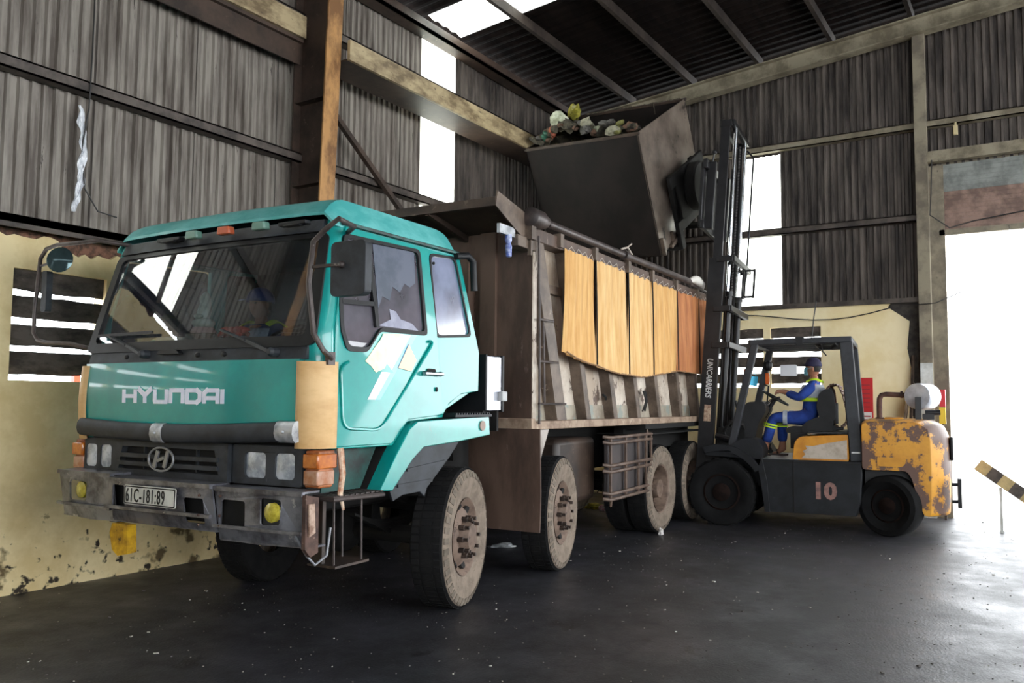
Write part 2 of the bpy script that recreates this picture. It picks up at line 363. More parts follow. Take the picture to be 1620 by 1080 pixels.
# rafters
for x, m_ in ((XR-.14, M_beam2), (6.55, M_brn), (.55, M_brn)):
    q = MB(); a, b = (YW, roof_z(YW)-.02), (-9, roof_z(-9)-.02)
    q.bar((x, YW, roof_z(YW)-.13), (x, -9, roof_z(-9)-.13), .03, .26).bar((x, YW, roof_z(YW)-.26), (x, -9, roof_z(-9)-.26), .2, .02).bar((x, YW, roof_z(YW)-.02), (x, -9, roof_z(-9)-.02), .2, .02)
    trim(q, m_, 'rafter')
# purlins
yp = 6.0
while yp > -9:
    z = roof_z(yp)+.02
    trim(MB().box(-9, XR, yp-.03, yp+.03, z-.02, z+.12), M_purl, 'purlin'); yp -= 1.12
# roof with skylights over the strip
def roof(a0, a1, y0, y1, nm, m_):
    q = MB(); n = max(2, int(abs(a1-a0)/.05)); z = .14
    q.grid(lambda u, v: (a0+(a1-a0)*u, y0+(y1-y0)*v, roof_z(y0+(y1-y0)*v)+z+.02*(1 if round(u*n) % 4 < 2 else 0)), n, 1, Vector((0, 0, .006)))
    return S(q.build(nm, m_, smooth=0))
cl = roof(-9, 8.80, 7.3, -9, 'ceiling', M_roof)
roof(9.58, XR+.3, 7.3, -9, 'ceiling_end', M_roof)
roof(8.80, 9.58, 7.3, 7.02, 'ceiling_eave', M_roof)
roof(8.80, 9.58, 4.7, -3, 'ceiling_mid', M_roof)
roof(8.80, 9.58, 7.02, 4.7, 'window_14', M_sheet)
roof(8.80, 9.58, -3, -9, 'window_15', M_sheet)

# back and far side, unseen: sheets and openings added to shape the daylight
q = MB(); corr(q, -1, YW, 0, 6.9, -9, 'y', 1, .2, ztop=ztp); corr(q, -9, -1, 6.0, 6.9, -9, 'y', 1, .2, ztop=ztp); corr(q, -9, -1, 0, 1.6, -9, 'y', 1, .2); q.build('added_wall_back', M_clad2, smooth=0)['kind'] = 'structure'
q = MB(); corr(q, -9, -3.5, 0, 8.2, -9, 'x', 1, .2); q.build('added_wall_far', M_clad2, smooth=0)['kind'] = 'structure'
q = MB(); corr(q, -3.5, XR, 0, 1.0, -9, 'x', 1, .2); q.build('added_wall_far_lower', M_plas, smooth=0)['kind'] = 'structure'
q = MB(); corr(q, -3.5, XR, 5.8, 8.2, -9, 'x', 1, .2); q.build('added_wall_far_upper', M_clad2, smooth=0)['kind'] = 'structure'
# right column, girts and gate on the end wall
q = MB().box(XR-.14, XR, 1.36, 1.52, 0, 7.25); q2 = trim(q, M_col, 'column beside the gate')
MB().box(XR-.145, XR-.14, 1.36, 1.52, .0, 2.18).build('painted_base', M_white, q2, smooth=0)
trim(MB().box(XR+.0, XR+.1, 1.17, 1.36, 0, 5.05), M_col, 'jamb post')
for z, a, b in ((5.66, -9, YW), (4.30, 1.52, YW)):
    trim(MB().box(XR-.06, XR+.07, a, b, z-.045, z-.03).box(XR-.06, XR-.045, a, b, z-.045, z+.06).box(XR-.06, XR+.06, a, b, z+.045, z+.06), M_beam2 if z > 5 else M_steel, 'end wall girt')
trim(MB().box(XR-.08, XR+.07, 1.52, YW, ZR-.02, ZR+.05), M_steel, 'girt on the end masonry')
trim(MB().box(XR-.12, XR, -9, 1.36, 5.08, 5.24), M_beam2, 'gate header')
g = MB(); n = 15
for i in range(n):
    z = 5.05-i*.066; g.k = 0 if i < 6 else 1
    g.box(XR+.02, XR+.05+(.025 if i % 2 else 0), -4.1, 1.24, z-.064, z)
gate = S(g.build('door_1', [mat('shutter_grey', '#8b8f8a', '#6a6d6a', rough=.5, scale=4), mat('shutter_brown', '#94796c', '#6c564c', rough=.5, scale=4)], smooth=0))
MB().box(XR+.0, XR+.07, -4.1, 1.24, 4.02, 4.10).box(XR+.08, XR+.2, -4.1, 1.26, 4.96, 5.1).build('bottom_rail', M_col, gate, smooth=0)

# cables, plastic film and small fittings on the walls
def cable(pts, r, name, label, cat='cable'):
    return tag(MB().tube(pts, r, 6).build(name, M_cable), label, cat)
cable([(4.05, YW-.02, 6.3), (4.06, YW-.075, 5.5), (4.06, YW-.075, 4.6), (4.05, YW-.08, 4.1), (4.03, YW-.03, 3.75), (4.07, YW-.03, 3.4), (4.2, YW-.03, 3.22), (4.38, YW-.03, 3.20)], .007, 'cable', 'thin black cable hanging down the ribbed wall above the louvre openings')
pts = [(XR-.09, 1.9-.0+i*.28, 3.0-.10*math.sin(i*.55)-.012*i) for i in range(9)]
cable(pts, .008, 'cable', 'black cable sagging along the top of the cream end wall')
cable([(XR-.1, 1.9, 3.06), (XR-.16, 1.5, 3.02), (XR-.16, 1.3, 3.03), (XR-.02, .95, 3.2)], .007, 'cable', 'loose cable end sticking out past the column by the gate')
cable([(XR-.15, 1.3, 5.1), (XR-.17, 1.32, 4.6), (XR-.17, 1.34, 4.3), (XR-.1, 1.1, 4.1), (XR-.05, .8, 4.18), (XR-.05, .2, 4.25), (XR-.05, -.4, 4.2)], .008, 'cable', 'tangled cable drooping across the brown rolled shutter')
f = MB(); f.grid(lambda u, v: (3.99+.02*math.sin(v*3)-.02*v+(.02+.05*math.sin(PI*v)**.5)*u+.008*math.sin(v*31+u*5), YW-.02-.02*abs(math.sin(u*7+v*19)), 4.12-.95*v), 8, 50, (0, .003, 0)); wobble(f, .02, 8, 4)
tag(f.build('plastic_film', mat('clear_film', '#b9bcc4', '#f2f3f6', rough=.25, scale=14, stretch=(3, 3, .6)), smooth=60), 'strip of torn shiny plastic film hanging on the ribbed wall below the girt', 'plastic film')
b_ = MB().box(XR-.1, XR-.045, .96, 1.02, 5.44, 5.58).box(XR-.08, XR-.05, .975, 1.005, 5.57, 5.63); tag(b_.build('lamp_socket', mat('cream_plastic', '#c9b98e', rough=.5), bevel=.008), 'small cream lamp socket fixed under the end wall girt', 'socket')
p = MB().plate([(2.18, 1.12), (2.5, 1.12), (2.5, 1.98), (2.18, 1.98)], [], yz(XR-.012), .008)
p.k = 1; p.box(XR-.014, XR-.011, 2.2, 2.48, 1.14, 1.47)
p.k = 2
for i in range(5): p.box(XR-.016, XR-.0135, 2.22+.03*(i % 2), 2.46, 1.18+i*.055, 1.2+i*.055)
for i in range(6): p.box(XR-.016, XR-.0118, 2.22, 2.46, 1.54+i*.065, 1.556+i*.065)
tag(p.build('notice_poster', [mat('poster_red', '#c8282c', rough=.5), mat('poster_white', '#e4dfdc', rough=.5), mat('poster_ink', '#9a2c34', rough=.5)], smooth=0), 'red and white notice poster on the cream wall behind the forklift', 'poster')
st = MB().bar((XR-.3, 1.72, .0), (XR-.03, 1.62, 2.3), .035, .03).build('wooden_batten', mat('grey_wood', '#5d4e42', '#3a302a', rough=.8, scale=5, stretch=(6, 6, 1)), smooth=0); tag(st, 'thin dark batten leaning against the cream wall beside the column', 'batten')
st = MB().bar((XR-.42, 1.86, .0), (XR-.04, 1.70, 1.75), .12, .025, (0, 1, 0)).build('wooden_board', mat('brown_wood', '#8c7763', '#5b4a3c', rough=.8, scale=5, stretch=(6, 6, 1)), smooth=0); tag(st, 'short wooden board leaning on the cream wall beside the batten', 'board')
# red and yellow marker beside the gate jamb, striped barrier pole, red post beyond the louvres
e = MB().box(XR-.3, XR-.24, 1.20, 1.27, 1.56, 1.80); e.k = 1; e.box(XR-.3, XR-.24, 1.20, 1.28, 1.32, 1.55); e.k = 2; e.box(XR-.28, XR-.26, 1.22, 1.25, 0, 1.32)
tag(e.build('warning_marker', [mat('marker_red', '#cf3340', rough=.5), mat('marker_yellow', '#e0c23c', rough=.5), M_steel], smooth=0), 'small red and yellow marker standing at the gate jamb behind the forklift', 'marker')
A, B = Vector((12.2, .77, .84)), Vector((12.2, -.31, .05)); bar_ = empty('striped_barrier', (12.2, .2, 0)); q = MB(); n = 9; off = Vector((12.2, .2, 0))
for i in range(n):
    q.k = 0 if i % 2 == 0 else 1; q.bar(A+(B-A)*(i/n)-off, A+(B-A)*((i+1)/n)-off, .04, .15, (1, 0, 0) if False else (0, 0, 1))
q.build('striped_board', [mat('faded_yellow', '#c2ae7c', '#a8976c', rough=.6, scale=8), mat('stripe_black', '#3a3432', '#57504a', rough=.6, scale=8)], bar_, smooth=0)
MB().bar((.04, .33, 0), (.04, .33, .56), .03, .03, (0, 1, 0)).box(.02, .3, .31, .35, 0, .03).build('prop', M_white, bar_, smooth=0)
tag(bar_, 'black and yellow striped barrier board propped aslant in the bright gateway', 'barrier')
tag(MB().box(4.74, 4.80, 8.2, 8.26, 0, 1.86).build('red_post', mat('red_paint', '#c43a34', rough=.5)), 'red post standing outside behind the lowest louvre gap', 'post')
# ------------------------------------------------------------------ truck
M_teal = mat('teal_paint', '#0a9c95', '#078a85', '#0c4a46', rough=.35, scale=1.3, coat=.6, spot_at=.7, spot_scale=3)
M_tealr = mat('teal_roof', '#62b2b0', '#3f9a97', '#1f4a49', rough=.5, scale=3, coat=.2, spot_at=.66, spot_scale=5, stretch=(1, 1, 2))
M_teals = mat('teal_scuffed', '#0a9c95', '#078a85', '#5b6f6a', rough=.35, scale=1.3, coat=.7, spot_at=.62, spot_scale=5)
M_blk = mat('black_plastic', '#1c1d20', '#131416', rough=.5, spec=.35, scale=6)
M_blk2 = mat('faded_black', '#33373d', '#212428', '#50545b', rough=.6, scale=5, spot_at=.66, spot_scale=12)
M_under = mat('underside', '#141211', '#0b0a09', rough=.85, scale=4)
M_beige = mat('beige_panel', '#d8b27c', '#c49a62', rough=.5, scale=2, stretch=(1, 1, 2))
M_rub = mat('rubber', '#141415', '#1c1b1b', rough=.9, scale=9, spec=.2)
M_blkd = mat('shoulder_block', '#756a5e', '#5d544a', rough=.9, scale=9)
M_side = mat('tyre_sidewall', '#857769', '#6c5f53', '#5a4f46', rough=.9, scale=7, spot_at=.6, spot_scale=16)
M_rim = mat('dusty_rim', '#7c685b', '#5d4c41', '#4b3c33', rough=.7, scale=6, spot_at=.6, spot_scale=14)
M_nut = mat('nut_steel', '#4b3f38', '#2a2320', rough=.5, metal=.3, scale=20)
M_bump = mat('dented_bumper', '#85868d', '#504f55', '#b0adad', rough=.34, metal=.5, scale=5, spot_at=.63, spot_scale=9, bump=.5)
M_rust = mat('rust', '#5c453c', '#3c2c27', '#846c60', rough=.8, scale=8, spot_at=.62, spot_scale=18)
M_chr = mat('bright_steel', '#c9cbd0', '#8b8d92', rough=.25, metal=.8, scale=6)
M_pipe = mat('brown_pipe', '#554b48', '#393231', '#7d746f', rough=.45, metal=.2, scale=6, spot_at=.64)
M_bodyp = mat('dirty_cream_steel', '#cfc4b6', '#a39280', '#5c4b40', rough=.6, scale=2.5, spot_at=.55, spot_scale=4, stretch=(1, 1, .8))
M_bodyb = mat('brown_dirty_steel', '#5e4a3f', '#45352d', '#7c6a60', rough=.55, scale=2, spot_at=.63, spot_scale=3, stretch=(2, 2, .6))
M_rib = mat('rib_steel', '#6c5d51', '#4c4037', '#8f8074', rough=.55, scale=4, spot_at=.63)
M_lens = mat('lamp_lens', '#c6ccd3', '#8d949c', rough=.2, scale=9, coat=1)
M_amb = mat('amber_lens', '#c9711e', '#a85410', rough=.25, scale=12, coat=.8)
M_yel = mat('yellow_lens', '#cfc04a', '#a89a30', rough=.2, scale=20, coat=1)
G_ws = glass('windscreen_glass', (.50, .56, .60, 1), 1, '#a8b6bc', -.2, .015, streak=(1, 1, 1), ior=1.85)
G_side = glass('side_glass', (.3, .3, .34, 1), .9, '#6e6a74', .72, .05)
G_rear = glass('rear_glass', (.3, .34, .42, 1), 1, '#8d96b4', .7, .15, ior=2.1)
G_clear = glass('clear_side_glass', (.3, .32, .34, 1), .9, '#6e6a74', .5)
G_mir = mat('mirror_glass', '#8fa3a3', rough=.04, metal=1)

TX, TY, TA = 5.2429, 3.7986, R(2.7)
truck = empty('dump_truck', (TX, TY, 0), TA)
tag(truck, 'green eight-wheeled dump truck with orange side tarpaulins, filling the middle of the shed', 'truck')
YC, YF = 1.17, 2.34     # centre and far side of the cab
def tum(x, y, z):       # cab sides lean in above the waist
    k = max(0, z-1.95)*.085; return (x, YC+(y-YC)*(1-k), z)
def bul(x, y, z):       # the front is slightly bowed
    t = (y-YC)/1.12; return (x-.05*(1-min(1, t*t)), y, z)

# cab shell: two sides, back, roof, floor, front wall under the windscreen
side = [(-1.44, 1.27), (-.84, 1.27), (-.67, 1.43), (-.24, 1.455), (-.24, 1.47), (-.16, 1.56), (.0, 1.63), (.25, 1.655), (.26, 1.96), (.06, 2.74), (-1.29, 2.74), (-1.31, 2.66), (-1.45, 2.03)]
wfront = [(-1.30, 2.635), (-.50, 2.66), (-.475, 2.06), (-1.0, 2.05), (-1.14, 1.90), (-1.34, 1.90), (-1.385, 2.02), (-1.38, 2.2)]
wrear = rounded([(-.335, 2.655), (-.01, 2.68), (.135, 2.10), (-.315, 2.06)], .05)
doorp = [(-1.44, 1.285), (-.86, 1.285), (-.68, 1.445), (-.25, 1.475), (-.33, 2.1), (-.375, 2.70), (-1.285, 2.70), (-1.305, 2.66), (-1.435, 2.03)]
doorcut = [(-1.43, 1.30), (-.87, 1.30), (-.69, 1.46), (-.27, 1.49), (-.345, 2.1), (-.39, 2.685), (-1.27, 2.685), (-1.29, 2.65), (-1.42, 2.03)]
cab = MB()
cab.plate(side, [doorcut, wrear], xz(0.0), .05)
cab.plate(side, [doorcut, wrear], xz(YF-.05), .05)
cab.plate([(-.24, 1.47), (.25, 1.66), (.26, 1.96), (.06, 2.74), (-.0, 2.74), (.2, 1.96), (.18, 1.7), (-.2, 1.5)], [], xz(.05), YF-.1)   # back wall
cab.warp(tum); cab.build('cab_shell', M_teal, truck, bevel=.006, smooth=30)
# rounded front corners with the A pillars
pil = MB()
def corner(y0, sg):
    def f(u, v):
        z = 1.28+(2.74-1.28)*v; xo = -1.45 if z < 2.0 else -1.45+(z-2.0)*.24
        xf = -1.56 if z < 1.95 else -1.56+(z-1.95)*.25
        wd_ = .13 if z < 1.9 else .075
        t = u*PI/2; x = xo+(xf-xo)*math.sin(t); y = y0+sg*wd_*(1-math.cos(t)); return (x, y, z)
    return f
for c0, sg0 in ((0, 1), (YF, -1)): pil = MB(); pil.grid(corner(c0, sg0), 8, 24, (.02, sg0*.015, 0)); pil.warp(tum); pil.build('front_pillar', M_teal, truck, smooth=50)
# inside: floor, lining, dash
inn = MB().box(-1.5, .18, .06, YF-.06, 1.28, 1.32).warp(tum); inn.build('cab_floor', M_under, truck)
lin_ = MB().box(-1.28, .02, .12, YF-.12, 2.70, 2.73); lin_.box(.0, .03, .1, YF-.1, 1.6, 2.7); lin_.build('cab_lining', mat('lining', '#22262b', '#191c20', rough=.9, scale=3), truck, smooth=0)
d = MB(); d.plate([(-1.5, 1.32), (-1.5, 1.955), (-1.42, 1.985), (-1.24, 1.975), (-1.1, 1.9), (-1.02, 1.7), (-1.1, 1.32)], [], xz(.1), YF-.2)
dash = d.build('dashboard', mat('dash_grey', '#4a5f68', '#38484f', rough=.8, scale=4), truck, bevel=.02)
for yy in (.55, 1.65):
    s_ = MB().box(-.75, -.25, yy-.26, yy+.26, 1.46, 1.64); st_ = s_.build('seat', mat('seat_vinyl', '#25282c', '#1b1d20', rough=.7, scale=6), truck, bevel=.05)
    MB().plate([(-.32, 1.62), (-.22, 1.62), (-.06, 2.25), (-.16, 2.27)], [], xz(yy-.24), .48).build('seat_back', MC['seat_vinyl'], st_, bevel=.04)
    MB().box(-.68, -.3, yy-.2, yy+.2, 1.32, 1.46).build('seat_box', M_under, st_)
sw = MB(); c = Vector((-1.12, .56, 2.05)); ax = Vector((-.35, 0, .94)).normalized(); e1 = Vector((0, 1, 0)); e2 = ax.cross(e1)
sw.tube([c+(e1*math.cos(t)+e2*math.sin(t))*.23 for t in [2*PI*i/28 for i in range(28)]], .014, 6, True)
for t in (0, 2.1, 4.2): sw.bar(c, c+(e1*math.cos(t)+e2*math.sin(t))*.23, .03, .015)
sw.tube([c, c-ax*.3], .03, 8); sw.build('steering_wheel', M_blk, truck)

# roof
rf = MB(); nx, ny = 26, 24
def roofp(u, v):
    x = -1.40+1.47*u; y = 1-abs(2*v-1); yy = .035+(YF-.07)*v
    ex = min(1, u/.14); er = min(1, (1-u)/.17); ey = min(1, min(v, 1-v)/.07)
    h = (1-(1-ex)**2.4)*.6+.4; h2 = math.sqrt(max(0, 1-(1-er)**2)); h3 = math.sqrt(max(0, 1-(1-ey)**2))
    z = 2.71+.20*min(h, 1)*h2**.6*h3**.55+.012*math.sin(PI*v)
    return (x+.02*(1-math.sin(PI*v)), YC+(yy-YC)*.965, z)
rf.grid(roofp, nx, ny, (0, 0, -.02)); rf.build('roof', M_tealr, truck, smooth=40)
MB().tube([(-1.33, .055, 2.715), (-.6, .05, 2.72), (.03, .055, 2.73)], .013, 6).build('roof_gutter', mat('gutter', '#2a5f5b', '#1c2b2a', rough=.5, scale=9), truck)
# visor band over the windscreen
vb = MB(); vb.grid(lambda u, v: bul(-1.40+.035*v, .10+(YF-.2)*u, 2.655+.085*v), 16, 3, (.03, 0, 0)).warp(tum); visor = vb.build('visor_band', M_blk2, truck, smooth=40)
for i, (y, mm) in enumerate(((1.28, 'lens_green'), (.96, 'lens_orange'), (.63, 'lens_green'))):
    mm = mat(mm, {'lens_green': '#6a8f82', 'lens_orange': '#c25f3c'}[mm], rough=.35, coat=.5)
    q = MB().plate([(y-.07, 2.69), (y+.06, 2.69), (y+.05, 2.745), (y-.06, 2.745)], [], yz(-1.515), .06); q.build('marker_lamp', mm, visor, bevel=.012)
for y in (1.55, .35): MB().box(-1.485, -1.43, y-.12, y+.12, 2.70, 2.725).box(-1.5, -1.45, y-.08, y+.06, 2.69, 2.70).build('visor_bracket', M_blk, visor, bevel=.005)

# windscreen with black rubber frame
def wsp(u, v): x, y, z = bul(-1.56+.185*v, u, 1.93+.72*v); return tum(x, y, z)
W0 = rrect(.06, YF-.06, 0, 1, .07); 
def wsf(off):
    def f(u, v, w): x, y, z = wsp(u, v); return (x+off+w, y, z)
    return f
gl = MB(); gl.grid(lambda u, v: wsp(.11+(YF-.22)*u, .03+.93*v), 18, 8); gl.build('windscreen', G_ws, truck, smooth=60)
fr = MB()
oo, ii = [], []
for (a, b) in rrect(.045, YF-.045, -.03, 1.0, .06, 5): oo.append((a, b))
for (a, b) in rrect(.125, YF-.125, .055, .955, .06, 5): ii.append((a, b))
n = len(oo); vs = []
for off in (-.012, .03):
    for l in (oo, ii):
        for (a, b) in l: x, y, z = wsp(a, b); vs.append((x+off, y, z))
fs = []
for i in range(n):
    j = (i+1) % n; fs += [(i, j, n+j, n+i), (2*n+i, 3*n+i, 3*n+j, 2*n+j), (i, 2*n+i, 2*n+j, j), (n+i, n+j, 3*n+j, 3*n+i)]
fr.add(vs, fs); fr.build('windscreen_seal', M_blk, truck, smooth=40)
# sub-divide along the bow: top and bottom rails
rails = MB()
for v0, v1 in ((-.035, .06), (.955, 1.0)):
    rails.grid(lambda u, v: (lambda p: (p[0]-.012, p[1], p[2]))(wsp(.1+(YF-.2)*u, v0+(v1-v0)*v)), 18, 1, (.03, 0, 0))
rails.build('windscreen_rail', M_blk, truck, smooth=60)
# cowl strip
q = MB(); q.grid(lambda u, v: bul(-1.585+.02*v, .1+(YF-.2)*u, 1.825+.085*v), 18, 2, (.05, 0, 0)); cowl = q.build('cowl_strip', M_blk2, truck, smooth=40)
MB().plate(rounded([(1.16, 1.875), (1.40, 1.875), (1.36, 1.905), (1.2, 1.905)], .02), [], yz(-1.66), .04).build('grab_handle', M_blk, cowl, bevel=.008)
for y in (.75, 1.0, 1.73): MB().ball((-1.645, y, 1.865), (.012, .025, .018)).build('cowl_clip', M_blk, cowl)
for (a, b) in (((-1.64, .32, 1.87), (-1.60, .84, 2.03)), ((-1.66, 1.52, 1.88), (-1.61, 1.98, 2.02))):
    a, b = Vector(a), Vector(b); md = a+(b-a)*.5
    wq = MB().lathe([(.03, 0), (.03, .05), (.018, .07)], a+Vector((.03, 0, 0)), (-1, 0, 0), 12).bar(a-Vector((.03, 0, 0)), md, .018, .022).bar(md, b, .03, .012)
    wq.build('wiper', M_blk2, truck)
bl = MB().bar((-1.615, 1.5, 2.035), (-1.585, 2.15, 2.03), .012, .02).build('wiper_blade', M_blk, truck)

# bonnet panel with lettering
def hoodp(u, v): x, y, z = bul(-1.60-.012*math.sin(PI*v), .13+(YF-.2-.03)*u, 1.40+.425*v); return (x-(.02 if v > .93 else 0)*0, y, z)
q = MB(); q.grid(hoodp, 24, 8, (.04, 0, 0)); q.grid(lambda u, v: (hoodp(u, 1)[0]+.05*v, hoodp(u, 1)[1], 1.825+.004*v), 24, 1, (0, 0, -.01)); bonnet = q.build('bonnet_panel', M_teal, truck, smooth=50)
# the bonnet letters: bars of a heavy square face, reading from the far side to the near side
M_let = mat('letter_white', '#f0f3ff', '#dfe5f6', rough=.4, scale=9)
LET = {'H': (.15, [((0, 0), (0, 1)), ((.15, 0), (.15, 1)), ((0, .5), (.15, .5))]), 'Y': (.15, [((0, 1), (.075, .55)), ((.15, 1), (.075, .55)), ((.075, .6), (.075, 0))]),
       'U': (.14, [((0, 1), (0, .09)), ((0, .09), (.14, .09)), ((.14, 0), (.14, 1))]), 'N': (.14, [((0, 0), (0, .91)), ((0, .91), (.14, .91)), ((.14, .95), (.14, 0))]),
       'D': (.14, [((0, 0), (0, 1)), ((0, .91), (.11, .91)), ((.11, .91), (.14, .75)), ((.14, .78), (.14, .22)), ((.14, .25), (.11, .09)), ((.11, .09), (0, .09))]),
       'A': (.14, [((0, 0), (0, .7)), ((0, .7), (.03, .91)), ((.03, .91), (.14, .91)), ((.14, 1), (.14, 0)), ((0, .38), (.14, .38))]), 'I': (.0, [((0, 0), (0, 1))])}
cur = 1.73; Hh = .094; zb = 1.545
for ch in 'HYUNDAI':
    wdt, segs_ = LET[ch]; q = MB()
    for (a, b) in segs_:
        pa = []
        for (u, v) in (a, b):
            y = cur-u*.86; z = zb+v*Hh; x = hoodp((y-.13)/(YF-.23), (z-1.4)/.425)[0]-.004; pa.append(Vector((x, y, z)))
        dd = (pa[1]-pa[0]).normalized(); ex = .012 if abs(dd.y) > .5 else 0
        q.bar(pa[0]-dd*ex, pa[1]+dd*ex, .004 if abs(dd.z) < .5 else .034, .026 if abs(dd.z) < .5 else .004, (0, 0, 1) if abs(dd.z) < .5 else (1, 0, 0))
    q.build('letter_'+ch.lower(), M_let, bonnet, smooth=0); cur -= wdt*.86+.042
# black padded guard sagging along the lower edge, with metal clamps
def gz(y): t = (y-.12)/(2.27-.12); return 1.375-.03*math.sin(PI*min(1, max(0, 1-t))*1.1)*.9+.0*t
q = MB(); P = []
for i in range(25):
    y = .14+2.07*i/24; P.append((bul(-1.64, y, 0)[0], y, gz(y)))
q.tube(P, .062, 10); q.warp(lambda x, y, z: (bul(-1.64, y, 0)[0]+(x-bul(-1.64, y, 0)[0])*.55, y, z)); pad = q.build('front_pad', M_blk2, truck, smooth=60)
for y, w_ in ((1.29, .11), (.17, .15)):
    xx = bul(-1.64, y, 0)[0]; q = MB().tube([(xx, y-w_/2, gz(y)), (xx, y+w_/2, gz(y))], .067, 10); q.warp(lambda x, y, z: (xx+(x-xx)*.62, y, z)); q.ball((xx-.043, y, gz(y)), .01); q.build('pad_clamp', mat('galvanised', '#c2c5c9', '#8a8d92', rough=.4, metal=.4, scale=8), pad, smooth=60)

# lower front: grille, headlamp panels, indicators
base = MB().box(-1.55, -1.35, .1, YF-.1, .98, 1.40); base.build('front_carrier', M_under, truck)
gr = MB(); gr.plate([(.70, 1.045), (1.88, 1.045), (1.88, 1.29), (.70, 1.29)], [[(.78, 1.09), (1.80, 1.09), (1.76, 1.245), (.82, 1.245)]], lambda u, v, w: bul(-1.59+w, u, v), .05)
grille = gr.build('grille', M_blk2, truck, smooth=0)
q = MB()
for z in (1.13, 1.185): q.grid(lambda u, v: bul(-1.605+.0*v, .78+1.02*u, z-.014+.028*v), 10, 1, (.04, 0, 0))
for y in (1.03, 1.56): q.box(-1.60, -1.56, y-.006, y+.006, 1.09, 1.245)
q.build('grille_bars', M_blk2, grille, smooth=0)
MB().box(-1.58, -1.56, .75, 1.85, 1.06, 1.27).build('grille_backing', M_under, grille)
em = MB(); c = Vector((-1.672, 1.29, 1.172)); E1, E2 = Vector((0, 1, 0)), Vector((0, 0, 1))
em.tube([c+E1*.125*math.cos(t)+E2*.078*math.sin(t) for t in [2*PI*i/32 for i in range(32)]], .008, 6, True)
for sgn in (-1, 1): em.bar(c+Vector((0, sgn*.05+.015, -.055)), c+Vector((0, sgn*.05-.02, .055)), .03, .012, (1, 0, 0))
em.bar(c+Vector((0, .035, -.012)), c+Vector((0, -.035, .012)), .012, .02); em.build('emblem', mat('dull_chrome', '#8b8d92', rough=.35, metal=.5), grille, smooth=50)
for (a, b, lamps) in ((.10, .69, ((.40, .58), (.16, .32))), (1.89, YF-.10, ((1.92, 2.05), (2.09, 2.22)))):
    hp = MB(); hl = [rrect(l0, l1, 1.085, 1.245, .03) for l0, l1 in lamps]
    hp.plate(rrect(a, b, 1.045, 1.29, .02), hl, lambda u, v, w: (-1.60+w+.02*max(0, (abs(u-YC)-.6)), u, v), .06); panel = hp.build('headlamp_panel', M_blk2, truck, bevel=.004)
    for l0, l1 in lamps:
        q = MB(); q.grid(lambda u, v: (-1.585-.014*math.sin(PI*u)*math.sin(PI*v), l0+(l1-l0)*u, 1.085+.16*v), 8, 8, (.03, 0, 0)); q.build('headlamp', M_lens, panel, smooth=60)
        MB().box(-1.553, -1.54, l0-.01, l1+.01, 1.07, 1.26).build('lamp_bowl', M_chr, panel)
for y0, sg in ((-.025, 1), (YF+.025, -1)):
    q = MB(); q.plate([(-1.46, 1.045), (-1.58, 1.045), (-1.58, 1.27), (-1.44, 1.27)], [], lambda u, v, w: (u, y0+sg*w, v), .11); ind = q.build('indicator_housing', mat('housing_orange', '#b0693a', '#7c4526', rough=.5, scale=12), truck, bevel=.008)
    q = MB(); q.plate([(-1.43, 1.16), (-1.605, 1.16), (-1.605, 1.25), (-1.43, 1.25)], [], lambda u, v, w: (u, y0-sg*.012+sg*w, v), .125).build('indicator_lens', M_amb, ind, bevel=.01)
    q = MB(); q.plate([(-1.44, 1.06), (-1.595, 1.06), (-1.595, 1.15), (-1.44, 1.15)], [], lambda u, v, w: (u, y0-sg*.004+sg*w, v), .12).build('lower_lens', mat('pink_lens', '#b58d76', '#a0623a', rough=.4, scale=10, coat=.5), ind, bevel=.01)
# beige corner deflectors
for y0, sg in ((-.035, 1), (YF+.035, -1)):
    def df(u, v, y0=y0, sg=sg):
        t = u*PI/2*1.0; zz = 1.28+.53*v; bow = .012*math.sin(PI*v)
        return (-1.44-.19*math.sin(t)-bow, y0+sg*(.165*(1-math.cos(t)))-sg*bow, zz)
    q = MB(); q.grid(df, 8, 10, (.02, sg*.02, 0)); q.build('corner_deflector', M_beige, truck, smooth=60)

# bumper: three dented channel sections
def sect(name, y0, y1, x0, x1, z0, z1, holes, dep=.14, mt=M_bump, skew=0):
    fn = lambda u, v, w: (x0+(x1-x0)*(u-y0)/(y1-y0)+w+(.05*max(0, (z0+.1-v)/.1)), u, v)
    q = MB(); q.plate([(y0, z0), ((y0+y1)/2, z0-.01), (y1, z0), (y1, z1), (y0, z1)], holes, fn, .012)
    q.bar((x0+.07, y0, z1), (x1+.07, y1, z1), .16, .012); q.bar((x0+.13, y0, z0), (x1+.13, y1, z0), .16, .012)
    q.bar((x0, y0, z1-.008), (x1, y1, z1-.008), .03, .026); q.bar((x0, y0, z0+.09), (x1, y1, z0+.09), .02, .02)
    wobble(q, .009, 7, y0); return q.build(name, mt, truck, smooth=30)
b1 = sect('bumper_centre', .65, 1.66, -1.80, -1.80, .76, 1.045, [rrect(.72, .90, .80, .96, .02), rrect(1.48, 1.60, .83, 1.0, .02)])
b2 = sect('bumper_near_end', -.04, .65, -1.73, -1.77, .71, 1.03, [rrect(.40, .60, .80, .96, .02), rrect(.12, .28, .83, .985, .02)])
b3 = sect('bumper_far_end', 1.66, 2.30, -1.77, -1.74, .74, 1.06, [rrect(1.96, 2.15, .86, 1.0, .02)])
q = MB().plate([(-1.73, .71), (-1.68, .66), (-1.62, .68), (-1.62, 1.0), (-1.73, 1.02)], [], xz(-.07), .03); wobble(q, .006, 9, 3).build('bumper_end_plate', M_rust, b2, smooth=0)
MB().box(-1.70, -1.5, .3, 2.0, .80, .98).box(-1.66, -1.1, .5, .62, .72, 1.0).box(-1.66, -1.1, 1.7, 1.82, .72, 1.0).build('bumper_mount', M_under, truck)
